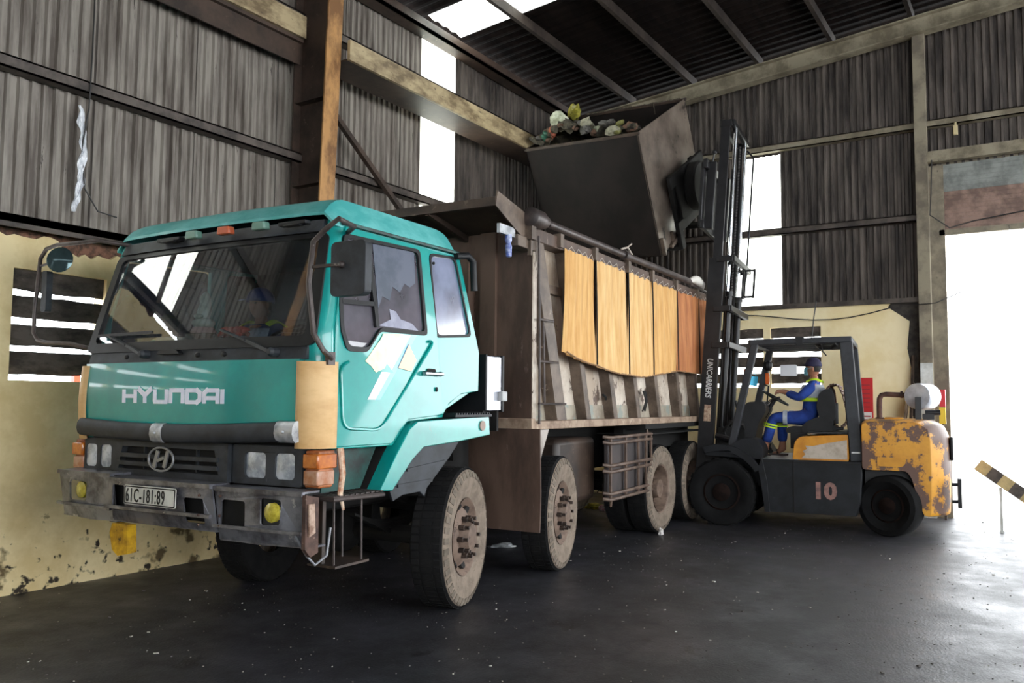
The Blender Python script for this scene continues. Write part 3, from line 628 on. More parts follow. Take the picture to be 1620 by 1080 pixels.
MB().plate([(-1.72, .97), (-1.67, .97), (-1.66, .80), (-1.71, .78)], [], xz(-.085), .012).build('side_reflector', mat('pale_rust', '#b59a88', '#7c5d4c', rough=.6, scale=14), b2, smooth=0)
for y, bb, x in ((.19, b2, -1.77), (2.06, b3, -1.75)):
    MB().lathe([(.045, 0), (.06, .03), (.058, .05), (.03, .062), (.001, .066)], (x+.075, y, .905 if y < 1 else .93), (-1, 0, 0), 18).build('fog_lamp', M_yel, bb)
pl = MB().plate(rrect(.93, 1.435, .885, 1.01, .012), [], lambda u, v, w: (-1.832+w, u, v), .006); plate = pl.build('number_plate', mat('plate_white', '#dcdcd4', '#c2c2ba', rough=.5, scale=9), b1, smooth=0)
q = MB(); o_ = rrect(.935, 1.43, .89, 1.005, .01); i_ = rrect(.942, 1.423, .897, .998, .008); q.plate(o_, [i_], lambda u, v, w: (-1.834+w, u, v), .003).build('plate_border', M_blk, plate, smooth=0)
text_mesh('61C-181:89', .122, .001, 'plate_number', M_blk, plate, (-1.8345, 1.417, .905), (0, -1, 0), (0, 0, 1), sx=.60, bold=.0016, spacing=1.12)
for y in (.6, .74): 
    for z in (.8, .86, .98): MB().ball((-1.81 if y > .65 else -1.77, y+.0, z), .009).build('bolt_head', M_rust, b1)
q = MB(); q.tube([(-1.72, .02, .78), (-1.66, -.02, .66), (-1.6, -.03, .60), (-1.5, -.03, .64), (-1.46, -.02, .8)], .008, 6).build('loose_hose', mat('grey_hose', '#7d7f85', rough=.4), truck)
q = MB(); q.plate([(1.42, .56), (1.5, .545), (1.58, .57), (1.62, .68), (1.60, .74), (1.44, .74)], [], lambda u, v, w: (-1.80+w+.05*math.sin(u*20)*(.74-v)*2, u, v), .07); wobble(q, .012, 8)
q.build('yellow_cloth', mat('yellow_rag', '#d8a818', '#a87c10', '#3b2c12', rough=.7, scale=9, spot_at=.62), truck, smooth=50)

# door with window, emboss and stripes
q = MB(); q.plate(doorp, [wfront], xz(-.012), .05); q.warp(tum); door = q.build('door', M_teal, truck, bevel=.005)
q = MB(); q.plate(doorp, [wfront], xz(YF-.038), .05); q.warp(tum); door2 = q.build('door', M_teal, truck, bevel=.005)
emb_ = rounded([(-1.40, 1.80), (-1.365, 1.40), (-.99, 1.38), (-.375, 2.02)], .08, 4)
q = MB(); q.tube([(a, -.014, b) for a, b in emb_], .011, 6); q.warp(tum); q.build('door_crease', M_teal, door, smooth=60)
fo = rounded([(-1.315, 2.65), (-.485, 2.675), (-.46, 2.045), (-1.005, 2.035), (-1.145, 1.885), (-1.345, 1.885), (-1.40, 2.02), (-1.395, 2.2)], .04, 3)
fi = rounded([(-1.29, 2.625), (-.515, 2.65), (-.49, 2.072), (-.99, 2.065), (-1.13, 1.918), (-1.325, 1.918), (-1.368, 2.03), (-1.36, 2.2)], .04, 3)
q = MB(); q.plate(fo, [fi], xz(-.02), .02); q.bar((-1.03, -.012, 2.06), (-1.075, -.012, 2.64), .02, .035, (1, 0, 0)).bar((-1.37, -.012, 2.20), (-1.04, -.012, 2.215), .02, .03, (0, 0, 1)); q.warp(tum); q.build('door_seal', M_blk, door)
q = MB(); q.plate(fi, [], xz(.004), .006); q.warp(tum); q.build('door_window', G_side, door, smooth=0)
q = MB(); q.plate(fi, [], xz(YF-.012), .006); q.warp(tum); q.build('door_window', G_clear, door2, smooth=0)
q = MB(); q.plate(rounded([(-.355, 2.675), (.005, 2.70), (.155, 2.08), (-.335, 2.04)], .05), [wrear], xz(-.006), .012); q.warp(tum); q.build('rear_window_seal', M_blk, truck)
q = MB(); q.plate(wrear, [], xz(.012), .006); q.warp(tum); q.build('rear_window', G_rear, truck, smooth=0)
q = MB(); q.plate(wrear, [], xz(YF-.03), .006); q.warp(tum); q.build('rear_window', G_clear, truck, smooth=0)
for a, b in ((-.33, 2.6), (-.3, 2.14), (.08, 2.38)): MB().ball((a+.01, .05, b), .012).build('window_screw', M_blk, truck)
# film peeling off the glass
q = MB(); q.plate([(-1.0, 2.075), (-.55, 2.075), (-.62, 2.12), (-.75, 2.14), (-.80, 2.19), (-.87, 2.20), (-.86, 2.13)], [], xz(-.001), .002); q.warp(tum); q.build('torn_film', mat('pale_film', '#9c9db0', '#86889c', rough=.3, scale=6), door, smooth=0)
q = MB(); q.plate([(-1.01, 2.63), (-.54, 2.65), (-.55, 2.42), (-.62, 2.38), (-.68, 2.40), (-.74, 2.33), (-.82, 2.36), (-.86, 2.26), (-.94, 2.28), (-.99, 2.19)], [], xz(-.001), .002); q.warp(tum); q.build('torn_film', mat('teal_film', '#59606c', '#676c7a', rough=.25, scale=4), door, smooth=0)
# painted stripes on the door
def stripe(poly, m_): q = MB(); q.plate(poly, [], xz(-.0155), .002); q.warp(tum); q.build('paint_stripe', m_, door, smooth=0)
stripe([(-1.16, 1.83), (-1.0, 1.985), (-.97, 2.022), (-.78, 2.035), (-.96, 1.79), (-1.05, 1.76), (-1.1, 1.80)], mat('stripe_cream', '#e3cb94', '#d8bd78', rough=.3, scale=5, coat=.6))
stripe([(-1.13, 1.58), (-1.05, 1.58), (-.66, 2.036), (-.78, 2.035)], mat('stripe_lilac', '#c4bcc8', rough=.3, coat=.6))
stripe([(-1.05, 1.58), (-1.0, 1.58), (-.59, 2.038), (-.66, 2.036)], mat('stripe_blue', '#3fa3d0', rough=.3, coat=.6))
stripe([(-.81, 1.80), (-.66, 1.78), (-.60, 1.86), (-.69, 1.97)], mat('stripe_tan', '#c99763', rough=.3, coat=.6))
hq = MB().box(-.53, -.30, -.05, -.03, 1.76, 1.785).box(-.52, -.5, -.04, -.01, 1.755, 1.79).box(-.33, -.31, -.04, -.01, 1.755, 1.79); hd = hq.build('door_handle', M_chr, door, bevel=.006)
MB().plate(rrect(-.47, -.36, 1.765, 1.81, .02), [], xz(-.0145), .003).build('handle_recess', M_under, hd, smooth=0)
MB().ball((-.35, -.016, 1.66), (.012, .01, .018)).build('key_lock', M_blk, door)

# wheel arch band, flap, step tread
q = MB(); q.plate([(-1.03, .985), (-.86, 1.22), (-.72, 1.385), (-.64, 1.43), (-.2, 1.445), (.33, 1.455), (.345, 1.31), (-.08, 1.275), (-.55, 1.25), (-.68, 1.17), (-.90, .975)], [], xz(-.055), .12); arch = q.build('wheel_arch', M_teals, truck, bevel=.014)
q = MB(); q.plate([(-1.03, .985), (-.86, 1.22), (-.72, 1.385), (-.64, 1.43), (.33, 1.455), (.33, 1.42), (-.62, 1.40), (-.70, 1.36), (-.84, 1.20), (-1.0, .985)], [], xz(.065), .5).build('inner_wing', M_under, arch)
q = MB(); q.plate([(-.90, .975), (-.68, 1.17), (-.55, 1.25), (-.06, 1.275), (-.19, 1.16), (-.33, 1.06), (-.47, .96), (-.5, .9), (-.56, .94), (-.75, .935), (-.86, .90)], [], xz(-.03), .02); flap = q.build('arch_flap', M_blk2, truck, bevel=.004)
q = MB().bar((-.72, -.035, 1.10), (-.26, -.035, 1.135), .014, .02).bar((-.82, -.035, 1.0), (-.42, -.035, 1.01), .014, .02); q.build('flap_ridge', M_blk2, flap)
MB().lathe([(.04, 0), (.04, .012)], (.22, -.066, 1.385), (0, 1, 0), 12).build('arch_reflector', mat('faded_lens', '#9a8478', rough=.5), arch)
q = MB().box(-.2, .32, -.085, .06, 1.457, 1.475)
for i in range(14): q.box(-.19+i*.036, -.175+i*.036, -.085, .05, 1.475, 1.487)
q.build('step_tread', M_blk, truck, smooth=0)
q = MB().plate([(-1.43, 1.0), (-1.06, 1.0), (-.9, 1.27), (-1.43, 1.27)], [], xz(.09), .03); q.build('under_door_panel', mat('dirty_teal', '#164a44', '#1c2322', rough=.6, scale=4), truck)
# boarding steps
q = MB()
for i in range(10): q.box(-1.49+i*.05, -1.47+i*.05, -.07, .16, .985, .992)
for j in range(4): q.box(-1.49, -1.02, -.06+j*.07, -.05+j*.07, .985, .99)
q.tube([(-1.49, .16, .975), (-1.5, -.07, .975), (-1.02, -.07, .965), (-1.01, .16, .975)], .016, 8); step = q.build('boarding_step', M_pipe, truck)
q = MB()
for x in (-1.39, -1.13): q.tube([(x, .02, .98), (x, .01, .56)], .008, 6); q.tube([(x, .18, .98), (x, .17, .56)], .008, 6)
q.build('step_hanger', M_pipe, step)
MB().box(-1.42, -1.1, -.03, .2, .545, .56).build('lower_step', M_brn, step)
MB().box(-1.40, -1.37, .10, .19, .56, .97).build('step_side_plate', M_brn, step)
MB().tube([(-1.40, -.03, 1.28), (-1.39, -.045, 1.12), (-1.405, -.04, 1.0), (-1.38, -.05, .9)], [.022, .02, .018, .008], 8).build('cloth_strip', mat('brown_cloth', '#a8613c', '#d8c0a8', rough=.9, scale=12), step)

# mirrors
q = MB(); q.tube([(-1.30, .03, 2.66), (-1.45, -.05, 2.665), (-1.62, -.17, 2.66), (-1.65, .0, 2.54), (-1.66, .02, 2.28), (-1.65, -.03, 1.97), (-1.63, -.08, 1.87), (-1.50, -.02, 1.84)], .016, 8)
q = MB(); q.tube([(-1.28, .05, 2.66), (-1.42, -.12, 2.655), (-1.64, -.19, 2.655), (-1.65, -.10, 2.60), (-1.65, .0, 2.53), (-1.66, .02, 2.28), (-1.66, -.03, 1.97), (-1.64, -.09, 1.87), (-1.50, -.03, 1.83)], .017, 8)
q.tube([(-1.65, .005, 2.375), (-1.67, -.24, 2.37)], .012, 6); q.box(-1.53, -1.47, -.035, -.005, 1.79, 1.87); arm = q.build('mirror_arm', M_pipe, truck, smooth=50)
q = MB(); q.plate(rrect(-.415, -.15, 2.185, 2.51, .035), [], yz(-1.66), .06); mh = q.build('mirror_housing', M_blk2, truck, bevel=.015)
MB().plate(rrect(-.40, -.165, 2.2, 2.50, .03), [], yz(-1.60), .004).build('mirror_glass', G_mir, mh, smooth=0)
MB().ball((-1.665, -.24, 2.37), .022).build('mirror_clamp', M_pipe, mh)
q = MB(); q.tube([(-1.35, YF-.2, 2.74), (-1.55, 2.25, 2.755), (-1.6, 2.69, 2.75), (-1.6, 2.82, 2.73), (-1.6, 2.895, 2.66), (-1.6, 2.935, 2.28), (-1.6, 2.94, 2.08), (-1.6, 2.88, 2.02), (-1.6, 2.78, 2.0), (-1.58, 2.5, 1.985), (-1.5, 2.32, 1.94)], .016, 8)
q.tube([(-1.6, 2.905, 2.6), (-1.6, 2.72, 2.62)], .009, 6); q.build('mirror_arm', M_pipe, truck, smooth=50)
q = MB(); q.lathe([(.002, -.012), (.085, -.01), (.1, .008), (.09, .012), (.002, .014)], (-1.6, 2.635, 2.63), (-.75, -.5, .1), 20); rm = q.build('round_mirror', mat('round_glass', '#4f6466', '#3c4d50', rough=.1, metal=.6, scale=3), truck, smooth=40)
q = MB(); q.plate(rrect(-.0, .03, 0, 1, .01), [], yz(0), .01); 
MB().plate(rrect(2.80, 2.865, 2.24, 2.56, .02), [], yz(-1.6), .05).build('mirror_housing', M_blk2, truck, bevel=.01)
# rear of cab: snorkel, white box
q = MB().tube([(-.02, .05, 2.70), (.1, .02, 2.72), (.165, .01, 2.68), (.185, .01, 2.45)], .028, 10).build('snorkel', M_blk, truck, smooth=50)
q = MB().box(.42, .66, .03, .42, 1.5, 1.95); wb = q.build('control_box', mat('white_box', '#d9dde6', '#b9bdc9', rough=.2, metal=.5, scale=3), truck, bevel=.01)
MB().box(.395, .42, .02, .44, 1.5, 1.96).box(.66, .69, .02, .44, 1.49, 1.96).build('box_edge', M_blk, wb, bevel=.004)
MB().box(.60, .68, -.02, .03, 1.58, 1.66).build('switch', mat('socket_grey', '#b5b5b5', rough=.5), wb, bevel=.008)
MB().box(.40, .43, .05, .4, 1.33, 1.5).box(.62, .65, .05, .4, 1.33, 1.5).box(.46, .6, .1, .35, 1.36, 1.5).build('box_bracket', M_under, wb)

# chassis
q = MB().box(-1.45, 6.5, .72, .80, .78, 1.04).box(-1.45, 6.5, 1.56, 1.64, .78, 1.04)
for x in (-1.2, .9, 2.6, 3.7, 5.3, 6.4): q.box(x-.06, x+.06, .8, 1.56, .8, 1.0)
q.box(.95, 6.3, .7, .86, 1.04, 1.34).box(.95, 6.3, 1.5, 1.66, 1.04, 1.34); ch = q.build('chassis', M_under, truck)
MB().box(-.9, .1, .75, 1.6, .75, 1.3).build('engine', M_under, truck, bevel=.05)
MB().box(2.25, 3.2, .3, .72, .52, 1.2).build('fuel_tank', M_brn, truck, bevel=.06)
MB().box(2.3, 3.9, 1.66, 2.2, .5, 1.1).build('air_tank', M_under, truck, bevel=.06)
def leaf(x):
    q = MB()
    for y in (.6, 1.68):
        for i in range(5): q.grid(lambda u, v: (x-.5+i*.08+(1-i*.16)*u, y+.08*v, .62-i*.022+.10*((2*u-1)**2)*(1-i*.12)), 8, 1, (0, 0, .018))
    q.tube([(x, .2, .53), (x, 2.1, .53)], .07, 10); q.ball((x, 1.17, .53), (.2, .2, .2)); return q.build('axle', M_under, truck)
# tyre and rim; hub on the outer plane y = 0
def wheel(x, dual=False, steer=True):
    r = .53; q = MB(); prof = [(.285, .07), (.30, .04), (.34, .03), (.40, .012), (.45, .01), (.49, .018), (.515, .035), (.53, .06), (.53, .26), (.515, .285), (.45, .30), (.32, .285), (.285, .25)]
    n = 64; q.k = 0
    vs = []
    for (rr, h) in prof:
        for j in range(n): t = 2*PI*j/n; vs.append((rr*math.cos(t), h, rr*math.sin(t)+r))
    base = len(q.v); q.v += [tuple(v) for v in vs]
    for i in range(len(prof)-1):
        for j in range(n): j2 = (j+1) % n; q.f.append((i*n+j, i*n+j2, (i+1)*n+j2, (i+1)*n+j)); q.mi.append(1 if i < 6 else 0)
    # shoulder blocks
    q.k = 2
    for j in range(40):
        t = 2*PI*(j+.5)/40; e = Vector((math.cos(t), 0, math.sin(t))); g = Vector((-math.sin(t), 0, math.cos(t))); c = Vector((0, 0, r))
        q.bar(c+e*.457+Vector((0, .008, 0)), c+e*.508+Vector((0, .025, 0)), .046, .006, (0, 1, 0))
    q.k = 0
    for j in range(60):
        t = 2*PI*j/60; e = Vector((math.cos(t), 0, math.sin(t))); c = Vector((0, 0, r))
        for h0, h1 in ((.05, .10), (.115, .2), (.215, .27)): q.bar(c+e*.532+Vector((0, h0, 0)), c+e*.532+Vector((0, h1, 0)), .040, .006, e)
    o = q.build('wheel', [M_rub, M_side, M_blkd], truck, smooth=35); o.location = (x, 0, 0)
    rm = MB()
    if not dual: P = [(.288, .245), (.286, .05), (.295, .035), (.28, .045), (.255, .09), (.235, .10), (.215, .075), (.17, .05), (.14, .045), (.12, .05), (.115, .02), (.10, -.02), (.04, -.035), (.001, -.037)]
    else: P = [(.288, .245), (.286, .05), (.295, .035), (.28, .045), (.262, .12), (.25, .2), (.20, .215), (.13, .20), (.115, .10), (.11, .05), (.06, .04), (.001, .04)]
    rm.lathe(P, (0, 0, r), (0, 1, 0), 40); ro = rm.build('rim', M_rim, o, smooth=35)
    hq = MB()
    for j in range(8):
        t = 2*PI*j/8+.2; rr_ = .225 if not dual else .2; hq.lathe([(.036, -.004), (.036, .012)], (rr_*math.cos(t), (.082 if not dual else .205), r+rr_*math.sin(t)), (-.45*math.cos(t), -1, -.45*math.sin(t)), 12)
    hq.build('hand_holes', M_under, o)
    for j in range(10):
        t = 2*PI*j/10; c = Vector((.145*math.cos(t), .05 if not dual else .205, r+.145*math.sin(t)))
        q = MB(); L_ = .085 if not dual else .05
        q.lathe([(.022, 0), (.022, .045), (.015, .05), (.015, L_), (.001, L_+.004)], c, (0, -1, 0), 6); q.build('lug_nut', M_nut, o)
    return o
w1 = wheel(.15); w2 = copy_tree(w1, truck); w2.location = (1.84, 0, 0); w1.rotation_euler = (0, 0, R(14)); w2.rotation_euler = (0, 0, R(11))
w3 = wheel(4.57, True); w4 = copy_tree(w3, truck); w4.location = (5.87, 0, 0)
for x, dual in ((0, 0), (1.66, 0), (4.57, 1), (5.87, 1)):
    leaf(x)
    for (y, ry) in (((YF+.0, PI),) if not dual else ((YF, PI), (.62, PI), (YF-.62, 0))):
        c = w1.copy(); COL.objects.link(c); c.parent = truck; c.location = (x, y-(.1 if not dual else 0), 0); c.rotation_euler = (0, 0, ry+(R(13) if not dual else 0))
for (x0, x1, z0, z1, y0, y1) in ((1.075, 1.085, .45, 1.34, -.12, .62), (1.07, 1.08, .45, 1.34, 1.72, 2.4)):
    q = MB(); q.grid(lambda u, v: (x0+.03*math.sin(v*3)*(1-v), y0+(y1-y0)*u, z0+(z1-z0)*v), 6, 8, (.012, 0, 0)); q.build('mudflap', M_bodyb if y0 < 0 else M_under, truck)
MB().plate([(1.10, 1.33), (1.36, 1.33), (1.22, 1.1), (1.16, 1.02), (1.12, 1.05)], [], xz(-.06), .01).build('mudguard_bracket', mat('pale_bracket', '#a89e96', '#7c726a', rough=.5, scale=5), truck, smooth=0)
q = MB(); q.grid(lambda u, v: (4.57-.62+1.94*u if False else 3.92+2.6*u, .02+.6*v, 1.20-.0*u), 10, 2, (0, 0, .01)); q.build('rear_wing', M_under, truck)
MB().box(3.95, 6.38, .28, .40, 1.0, 1.33).box(3.95, 6.38, -.0, .40, 1.27, 1.33).build('rear_mudguard', M_under, truck)
# side guard rack
q = MB()
for z in (1.20, 1.14, .90, .835, .60, .54):
    q.tube([(2.93, .10, z+.01), (2.98, .03, z), (4.22, .03, z+.01), (4.27, .08, z+.015)], .02, 8)
for x in (2.99, 3.42, 3.80, 4.05, 4.22): q.bar((x, .035, .54), (x, .035, 1.21), .04, .02, (0, 1, 0))
q.tube([(2.99, .03, .54), (3.02, .05, .47)], .018, 8); q.tube([(4.1, .03, 1.2), (4.1, .05, 1.33)], .012, 6); sg_ = q.build('side_guard', mat('guard_rail', '#69564a', '#4a3b33', '#c9a77c', rough=.5, scale=6, spot_at=.66, spot_scale=5), truck, smooth=50)
MB().box(2.97, 4.22, .07, .10, .52, 1.2).build('guard_panel', mat('grey_board', '#423a39', '#2c2728', rough=.6, scale=3, stretch=(1, 1, .5)), sg_)

# ------------------------------------------------------------------ tipper body
XB0, XB1 = 1.14, 6.32
q = MB(); q.box(XB0, XB1, .12, .17, 1.36, 3.12).box(XB0, XB1, YF-.12, YF-.07, 1.36, 3.12).box(XB0, XB1, .12, YF-.07, 1.36, 1.42).box(XB1-.05, XB1, .12, YF-.07, 1.4, 2.9)
body = q.build('tipper_body', M_bodyp, truck, smooth=0)
q = MB(); q.box(XB0-.01, XB0+.05, .0, YF, 1.36, 3.12); q.box(XB0-.05, XB0, .36, .52, 1.36, 3.12).box(XB0-.05, XB0, 1.82, 1.98, 1.36, 3.12).box(XB0-.13, XB0, .6, YF-.6, 1.36, 2.9); q.build('front_wall', M_bodyb, body, smooth=0)
q = MB(); q.box(XB0, XB0+.07, -.01, .14, 1.36, 3.12); q.build('corner_post', M_bodyp, body, bevel=.008)
q = MB(); q.plate([(XB0+.03, 1.33), (XB1, 1.33), (XB1, 1.405), (XB0+.03, 1.405), (XB0-.02, 1.43)], [], xz(-.03), .17); q.box(XB0-.05, XB0+.02, -.03, YF, 1.33, 1.43); q.build('sill', mat('sandy_sill', '#a38d79', '#7c6655', '#b09c88', rough=.7, scale=5, spot_at=.6, spot_scale=14), body, bevel=.006)
q = MB(); q.box(XB0, XB1, .113, .125, 1.405, 1.55); q.build('lower_strip', mat('greenish_dirt', '#a59c8c', '#84796a', '#8a9088', rough=.6, scale=3, spot_at=.52, spot_scale=5), body, smooth=0)
for xb in (1.83, 2.42, 3.12, 3.81, 4.5, 5.32, 6.08):
    top = 3.1; xt = xb-.31*(top-1.41); xt = max(xt, XB0+.1); wdt = .11 if xb > 2 else .2
    q = MB(); q.plate([(xb-wdt, 1.405), (xb, 1.405), (xt, top), (xt-wdt, top)], [], xz(-.01 if xb < 2 else .0), .13); q.build('body_rib', M_rib, body, bevel=.005)
MB().box(XB0, XB1, -.02, .14, 3.02, 3.14).build('top_rail', M_bodyb, body, bevel=.008)
MB().box(XB0, XB1, YF-.14, YF+.02, 3.02, 3.14).build('top_rail', M_bodyb, body, bevel=.008)
MB().box(XB0+.1, 1.85, .06, .13, 2.60, 2.68).build('body_brace', M_rib, body)
q = MB().tube([(1.19, -.05, 1.38), (1.17, -.06, 2.2), (1.16, -.05, 3.06)], .011, 6).tube([(1.30, -.045, 1.56), (1.27, -.045, 2.31)], .009, 6)
for z, x1 in ((2.315, 1.46), (1.94, 1.56), (1.56, 1.72)): q.tube([(1.17, -.055, z), (x1, -.05, z)], .011, 6)
q.build('ladder', M_pipe, body)
# tarpaulin roller pipe on the rail
q = MB(); q.tube([(1.30, -.07, 3.195), (3.1, -.07, 3.195)], .036, 10).tube([(3.1, -.07, 3.195), (3.22, -.07, 3.195)], .055, 10).tube([(3.2, -.07, 3.195), (5.45, -.07, 3.2)], .04, 10).tube([(5.4, -.05, 3.18), (6.35, -.05, 3.15)], .018, 8); rp = q.build('roller_pipe', M_pipe, body, smooth=50)
q = MB().lathe([(.05, 0), (.085, .02), (.085, .2), (.06, .22), (.06, .30), (.045, .32)], (.96, -.06, 3.2), (1, 0, 0), 18); q.build('roller_drum', M_pipe, rp, smooth=40)
for x in (1.62, 2.42, 3.32, 4.08, 4.95, 5.85): MB().box(x-.035, x+.035, -.06, .02, 3.03, 3.16).build('pipe_bracket', M_rib, body)
MB().box(.82, 1.16, -.03, .1, 2.92, 3.02).box(.98, 1.06, -.08, .02, 3.0, 3.16).box(1.0, 1.03, -.06, -.02, 2.86, 3.0).build('roller_bracket', M_rib, body, bevel=.005)
MB().lathe([(.03, 0), (.032, .05), (.02, .08), (.03, .10), (.026, .19), (.001, .2)], (.72, .01, 3.0), (.05, 0, -1), 12).build('blue_cap_valve', mat('valve_blue', '#4f62a8', '#c2c8d8', rough=.4, scale=12), body)
MB().box(.56, .82, .0, .03, 2.99, 3.07).build('valve_plate', MC['galvanised'], body)
# cab guard
q = MB(); q.plate([(XB0, 3.12), (.5, 3.235), (.49, 3.27), (XB0, 3.16)], [], xz(.0), YF); q.box(.47, .52, -.005, YF+.005, 3.20, 3.275); cg = q.build('cab_guard', M_brn, body, smooth=0)
MB().plate([(.47, 3.20), (.50, 3.33), (XB0+.03, 3.2), (XB0+.03, 2.95), (.86, 3.04)], [], xz(-.012), .014).build('guard_gusset', M_rib, cg, smooth=0)
MB().plate([(.47, 3.20), (.50, 3.33), (XB0+.03, 3.2), (XB0+.03, 2.95), (.86, 3.04)], [], xz(YF), .014).build('guard_gusset', M_rib, cg, smooth=0)
for y in (.7, 1.2, 1.7): MB().bar((.5, y, 3.22), (XB0, y, 3.09), .04, .06).build('guard_stiffener', M_brn, cg, smooth=0)

# tarpaulin panels
def tarpm(nm, a, b, c): return mat(nm, a, b, c, rough=.75, scale=2.2, stretch=(7, 1, .7), lo=.35, hi=.68, spot_at=.7, spot_scale=2)
TM = [tarpm('tarp_sand', '#dcb070', '#b98544', '#8f5d30'), tarpm('tarp_buff', '#e2bd84', '#c2914f', '#9a6637'), tarpm('tarp_rust', '#b97a48', '#94552f', '#6f3c22')]
tx_ = [1.72, 2.42, 3.30, 4.07, 4.97, 5.88, 6.40]; bz = [2.05, 1.95, 1.885, 1.905, 1.99, 1.98, 1.985]
tl = [3.045, 3.04, 3.05, 3.045, 3.04, 3.04, 3.03]
for i in range(6):
    a, b = tx_[i], tx_[i+1]; 
    def tf(u, v, a=a, b=b, i=i):
        x = a+(b-a)*u; zt = tl[i]+(tl[i+1]-tl[i])*u-.012*abs(math.sin(u*PI*6)); zb_ = bz[i]+(bz[i+1]-bz[i])*u-.02*math.sin(PI*u)*(1 if i < 3 else 0)
        if i == 0: x -= .06*v*(1-u)
        y = -.035-.016*math.sin(u*9*PI+i)*(.3+.7*v)-.02*math.sin(u*PI)*v-.014*math.sin(u*4+v*3+i)
        return (x, y, zt+(zb_-zt)*v)
    q = MB(); q.grid(tf, 60, 18, (0, .004, 0)); q.build('tarpaulin', TM[[0, 1, 1, 0, 2, 2][i]], body, smooth=60)
    lc = MB()
    Pz = []
    for k in range(9): u = (k+.5)/9; p = tf(u, .012); Pz.append((p[0], p[1]-.006, p[2]) if k % 2 == 0 else (p[0], -.05, 3.075))
    lc.tube(Pz, .004, 4)
    lc.build('lacing', mat('cord_grey', '#b9b0a8', rough=.7), body)
    st = MB(); st.tube([(tx_[i+1], -.045, tl[i+1]+.06), (tx_[i+1]-.01, -.06, 2.6), (tx_[i+1]-.005, -.065, bz[i+1]+.01)], .008 if i != 5 else .016, 6); st.build('strap', M_under if i != 5 else M_chr, body)
hem = MB(); P = []
for i in range(6):
    for j in range(6): u = j/6; P.append((tx_[i]+(tx_[i+1]-tx_[i])*u, -.062, bz[i]+(bz[i+1]-bz[i])*u-.02*math.sin(PI*u)*(1 if i < 3 else 0)))
hem.tube(P, .009, 5); hem.build('tarpaulin_hem', mat('hem_rope', '#8c6a4a', rough=.8), body)
q = MB(); q.tube([(5.35, -.08, 3.2), (5.5, -.10, 3.24), (5.7, -.08, 3.25), (5.95, -.07, 3.22), (6.05, -.06, 3.17)], [.02, .05, .06, .05, .01], 8); wobble(q, .02, 9).build('white_rag', mat('white_rag', '#d8d4cc', rough=.9), body, smooth=60)
q = MB(); q.tube([(3.0, -.09, 3.24), (3.15, -.1, 3.28), (3.28, -.1, 3.22)], .012, 6).tube([(3.12, -.1, 3.27), (3.22, -.12, 3.33)], .008, 6).build('rope_knot', mat('rope_pale', '#b0a49a', rough=.9), body)
q = MB()
for i in range(5): q.tube([(4.02+.02*i, .06, 1.72), (4.05+.03*math.sin(i*2), .03, 1.6), (4.02+.04*math.cos(i*3), .05, 1.48)], .01, 5)
q.tube([(2.86, .07, 1.66), (2.9, .05, 1.63), (2.92, .06, 1.61)], .015, 5); q.build('tie_ropes', M_under, body)
# small things on the dashboard
fm = mat('porcelain', '#b8c2b4', '#94a090', rough=.4, scale=8)
FX, FY, FZ = -1.37, 1.28, 1.989
def tw(x, y, z): v = Matrix.Rotation(TA, 4, 'Z') @ Vector((x, y, z)); return (v.x+TX, v.y+TY, v.z)
fg = empty('figurine', tw(FX, FY, FZ), TA)
MB().box(-.07, .07, -.11, .11, 0, .045).build('plinth', mat('old_wood', '#7d6a58', '#a0988c', rough=.7, scale=9), fg, bevel=.006)
MB().lathe([(.085, .045), (.09, .06), (.075, .085), (.07, .09)], (0, 0, 0), (0, 0, 1), 20).build('lotus_base', mat('pink_glaze', '#b08d84', rough=.4), fg, smooth=60)
MB().ball((0, 0, .12), (.075, .09, .04)).ball((0, 0, .19), (.045, .052, .075)).ball((-.01, 0, .285), (.026, .026, .034)).lathe([(.045, .2), (.038, .27), (.034, .31), (.02, .335), (.005, .345)], (.012, 0, 0), (0, 0, 1), 12).ball((-.045, .0, .165), (.03, .04, .02)).build('seated_figure', fm, fg, smooth=60)
tag(fg, 'small white seated figurine on a plinth on the truck dashboard', 'figurine')
q = MB(); 
for i in range(9):
    a = i*2*PI/9; q.tube([(0, 0, .03), (.05*math.cos(a), .07*math.sin(a), .05), (.08*math.cos(a), .13*math.sin(a), .0+.02*math.sin(i*2)+.03)], [.02, .03, .012], 6)
q.ball((0, 0, .04), .035); rb = wobble(q, .012, 12).build('red_bow', mat('red_cloth', '#c8392b', '#8f241c', rough=.6, scale=14), None, smooth=60); rb.location = tw(-1.38, .96, 1.992); rb.rotation_euler = (0, 0, TA)
tag(rb, 'crumpled red cloth bow on the dashboard behind the windscreen', 'cloth')
q = MB().box(-.06, .06, -.13, .13, 0, .02); q.box(-.055, .055, -.12, .12, .02, .035); bk = q.build('notepad', mat('paper', '#a9b0a8', '#8a918c', rough=.7, scale=5), None, bevel=.004); bk.location = tw(-1.33, 1.62, 1.985); bk.rotation_euler = (0, 0, TA+.3)
tag(bk, 'pale notepad lying on the dashboard beside the figurine', 'notepad')
